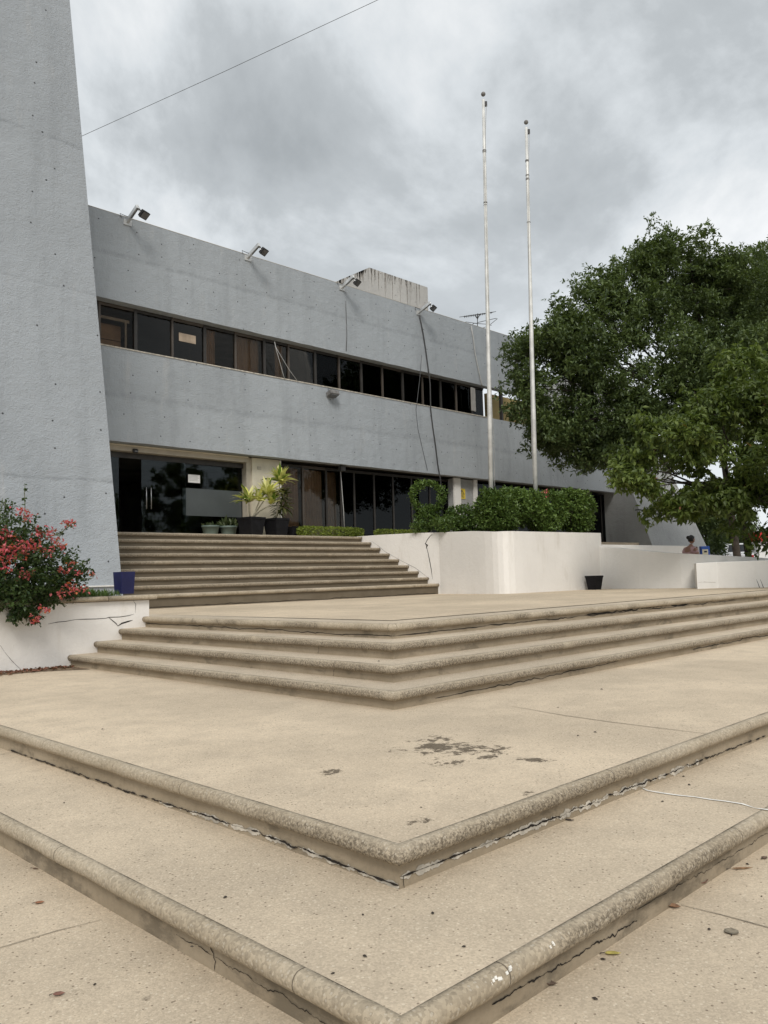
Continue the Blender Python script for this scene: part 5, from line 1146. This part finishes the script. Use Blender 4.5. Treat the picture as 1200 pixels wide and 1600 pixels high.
for sgn in (1, -1):
    n0 = len(dpts); dpts += [bp_(-.03, sgn*.20, .53), bp_(0, sgn*.232, .40)]; ded += [(3, n0), (n0, n0+1)]; drad += [.10, .085]
skin_body('blouse', dpts, ded, drad, MT['dress'], pr_)
sk = [bp_(-.06, 0, .07), bp_(.20, 0, .09), bp_(.45, 0, .08), bp_(.50, 0, -.10)]; skin_body('skirt', sk, [(0, 1), (1, 2), (2, 3)], [(.20, .15), (.22, .13), (.20, .11), (.19, .10)], MT['skirt'], pr_)
for s in (1, -1):
    hb_ = bp_(.30, s*.145, .135); hd = MB()
    hd.obox(hb_, Fp, Sd, UP, .045, .038, .016)
    for k in range(4):
        L = (.062, .072, .068, .054)[k]; p0 = hb_+Fp*.04+Sd*(k-1.5)*.019; hd.tube([p0, p0+Fp*L*.55+UP*.004, p0+Fp*L*.95-UP*.018], [.0095, .009, .007], 6)
    p0 = hb_-Sd*s*.036; hd.tube([p0, p0+Fp*.03-Sd*s*.022, p0+Fp*.058-Sd*s*.02-UP*.008], [.011, .010, .008], 6)
    hd.build('hand', MT['skin'], pr_, bevel=.006)
bs = MB().box((hp[0]-.7, hp[1]-.35, 1.0), (hp[0]+.35, hp[1]+.3, SEAT-.08)); tag(bs.build('concrete_bench', MT['white_clean'], bevel=.015), 'pale concrete bench under the seated woman behind the ramp wall', 'bench')
# blue notice stand
c = atD(1101, 862, 30); sn = thing('notice_stand', 'blue stand with a cream notice panel right of the seated woman', 'sign', (c[0], c[1], 1.0))
m = MB(); z0, z1 = float(atD(1101, 869, 30)[2])-.5, float(atD(1101, 853.5, 30)[2]); hw = .155
m.obox((c[0], c[1], (z0+z1)/2), RGT, FWD, UP, hw, .10, (z1-z0)/2); m.build('frame', MT['signblue'], sn, bevel=.01)
MB().obox(c-FWD*.105+np.array([0, 0, -.06])-RGT*.02, RGT, FWD, UP, .105, .006, .145).build('panel', plain('creampanel', (.62, .58, .44), .7), sn); MB().obox(c-FWD*.114-RGT*.01+np.array([0, 0, 0]), RGT, FWD, UP, .05, .003, .03).build('print', MT['ink'], sn)
MB().tube([(c[0], c[1], 1.0), (c[0], c[1], z0+.02)], .05, 8).build('post', MT['signblue'], sn)
# white car seen from behind across the car park
cc_ = atD(1156, 872, 46); CZ = 1.16; cd = FWD*.95+RGT*.30; cd /= np.linalg.norm(cd); cs = np.array([cd[1], -cd[0], 0.0])
car = thing('parked_car', 'white car parked under the trees, seen from behind between the thin trunks', 'car', (cc_[0], cc_[1], CZ))
Cc = np.array([cc_[0], cc_[1], CZ])
def cp_(l, s, z): return Cc+cd*l+cs*s+UP*z
secs = [(0.0, .74, .35, .95), (.05, .80, .30, 1.02), (.35, .83, .28, 1.08), (3.2, .83, .28, 1.05), (4.0, .80, .30, .92), (4.25, .70, .38, .80)]
vs = []
for l, w, zb, zt in secs:
    for s, z in ((-1, zb+.08), (-1, zt-.22), (-.93, zt), (.93, zt), (1, zt-.22), (1, zb+.08), (.85, zb), (-.85, zb)): vs.append(cp_(l, s*w, z))
fs = [(i*8+k, i*8+(k+1) % 8, (i+1)*8+(k+1) % 8, (i+1)*8+k) for i in range(5) for k in range(8)]+[tuple(range(8)), tuple(range(47, 39, -1))]
MB().add(vs, fs).build('body', MT['car'], car, bevel=.03)
cab = [(.12, .76, 1.06, .0), (.50, .60, 1.66, 0), (2.2, .60, 1.68, 0), (3.1, .76, 1.06, 0)]; vs = []
for l, w, z, _ in cab:
    vs += [cp_(l, -w, z), cp_(l, w, z)]
vs += [cp_(.12, -.80, 1.0), cp_(.12, .80, 1.0), cp_(3.1, -.80, 1.0), cp_(3.1, .80, 1.0)]
MB().add(vs, [(0, 1, 3, 2), (2, 3, 5, 4), (4, 5, 7, 6), (0, 2, 4, 6), (1, 7, 5, 3)]).build('cabin', MT['car'], car, bevel=.05)
e = (np.array(cp_(.50, 0, 1.66))-np.array(cp_(.12, 0, 1.06))); nrm_ = np.cross(e, cs); nrm_ /= np.linalg.norm(nrm_); nrm_ = nrm_ if nrm_@cd < 0 else -nrm_
rwv = [cp_(.19, -.60, 1.17)+nrm_*.012, cp_(.19, .60, 1.17)+nrm_*.012, cp_(.45, .50, 1.58)+nrm_*.012, cp_(.45, -.50, 1.58)+nrm_*.012]
MB().add(rwv+[v-nrm_*.02 for v in rwv], [(0, 1, 2, 3), (4, 7, 6, 5), (0, 4, 5, 1), (1, 5, 6, 2), (2, 6, 7, 3), (3, 7, 4, 0)]).build('rear_window', MT['carglass'], car)
for s in (1, -1):
    MB().obox(cp_(-.0, s*.66, .86), cs, UP, cd, .075, .10, .04).build('tail_light', MT['red'], car, bevel=.01)
    swv = [cp_(.55, s*.675, 1.12), cp_(2.85, s*.70, 1.12), cp_(2.15, s*.615, 1.60), cp_(.62, s*.615, 1.60)]
    MB().add([np.array(v)+cs*s*.02 for v in swv], [(0, 1, 2, 3)]).build('side_window', MT['carglass'], car)
    for l in (.75, 3.35):
        q = cp_(l, s*.78, .31); w = MB().tube([q-cs*.10, q+cs*.10], .31, 20).build('wheel', MT['rubber'], car, bevel=.03)
        MB().tube([q+cs*s*.095, q+cs*s*.112], .19, 16).build('rim', MT['galv'], w)
MB().obox(cp_(-.03, 0, .50), cs, UP, cd, .78, .11, .05).build('bumper', MT['car'], car, bevel=.03); MB().obox(cp_(-.02, 0, .80), cs, UP, cd, .24, .06, .02).build('number_plate', MT['paper'], car)
# shop wall with red band
c = atD(1190, 850, 52); sw = thing('shop_wall', 'white building wall with a broad red band under a pale top edge at the far right', 'building', (c[0], c[1], 1.0))
q0 = atD(1183, 850, 52); ex = RGT; zt = float(atD(1190, 829, 52)[2]); zr1 = float(atD(1190, 831, 52)[2]); zr0 = float(atD(1190, 846, 52)[2])
def wb(za, zb_, dpt, name, mat): return MB().obox(q0+RGT*8.0+FWD*1.5+UP*((za+zb_)/2-q0[2]), RGT, FWD, UP, 8.0, 1.5+dpt, (zb_-za)/2).build(name, mat, sw)
wb(1.0, zr0, 0, 'wall', MT['white_wall']); wb(zr0+.003, zr1, .15, 'red_band', MT['red']); wb(zr1+.003, zt, .2, 'parapet_edge', MT['white_wall'])
# ================================================================== render settings
scn.render.engine = 'CYCLES'
scn.cycles.max_bounces = 8; scn.cycles.transparent_max_bounces = 12
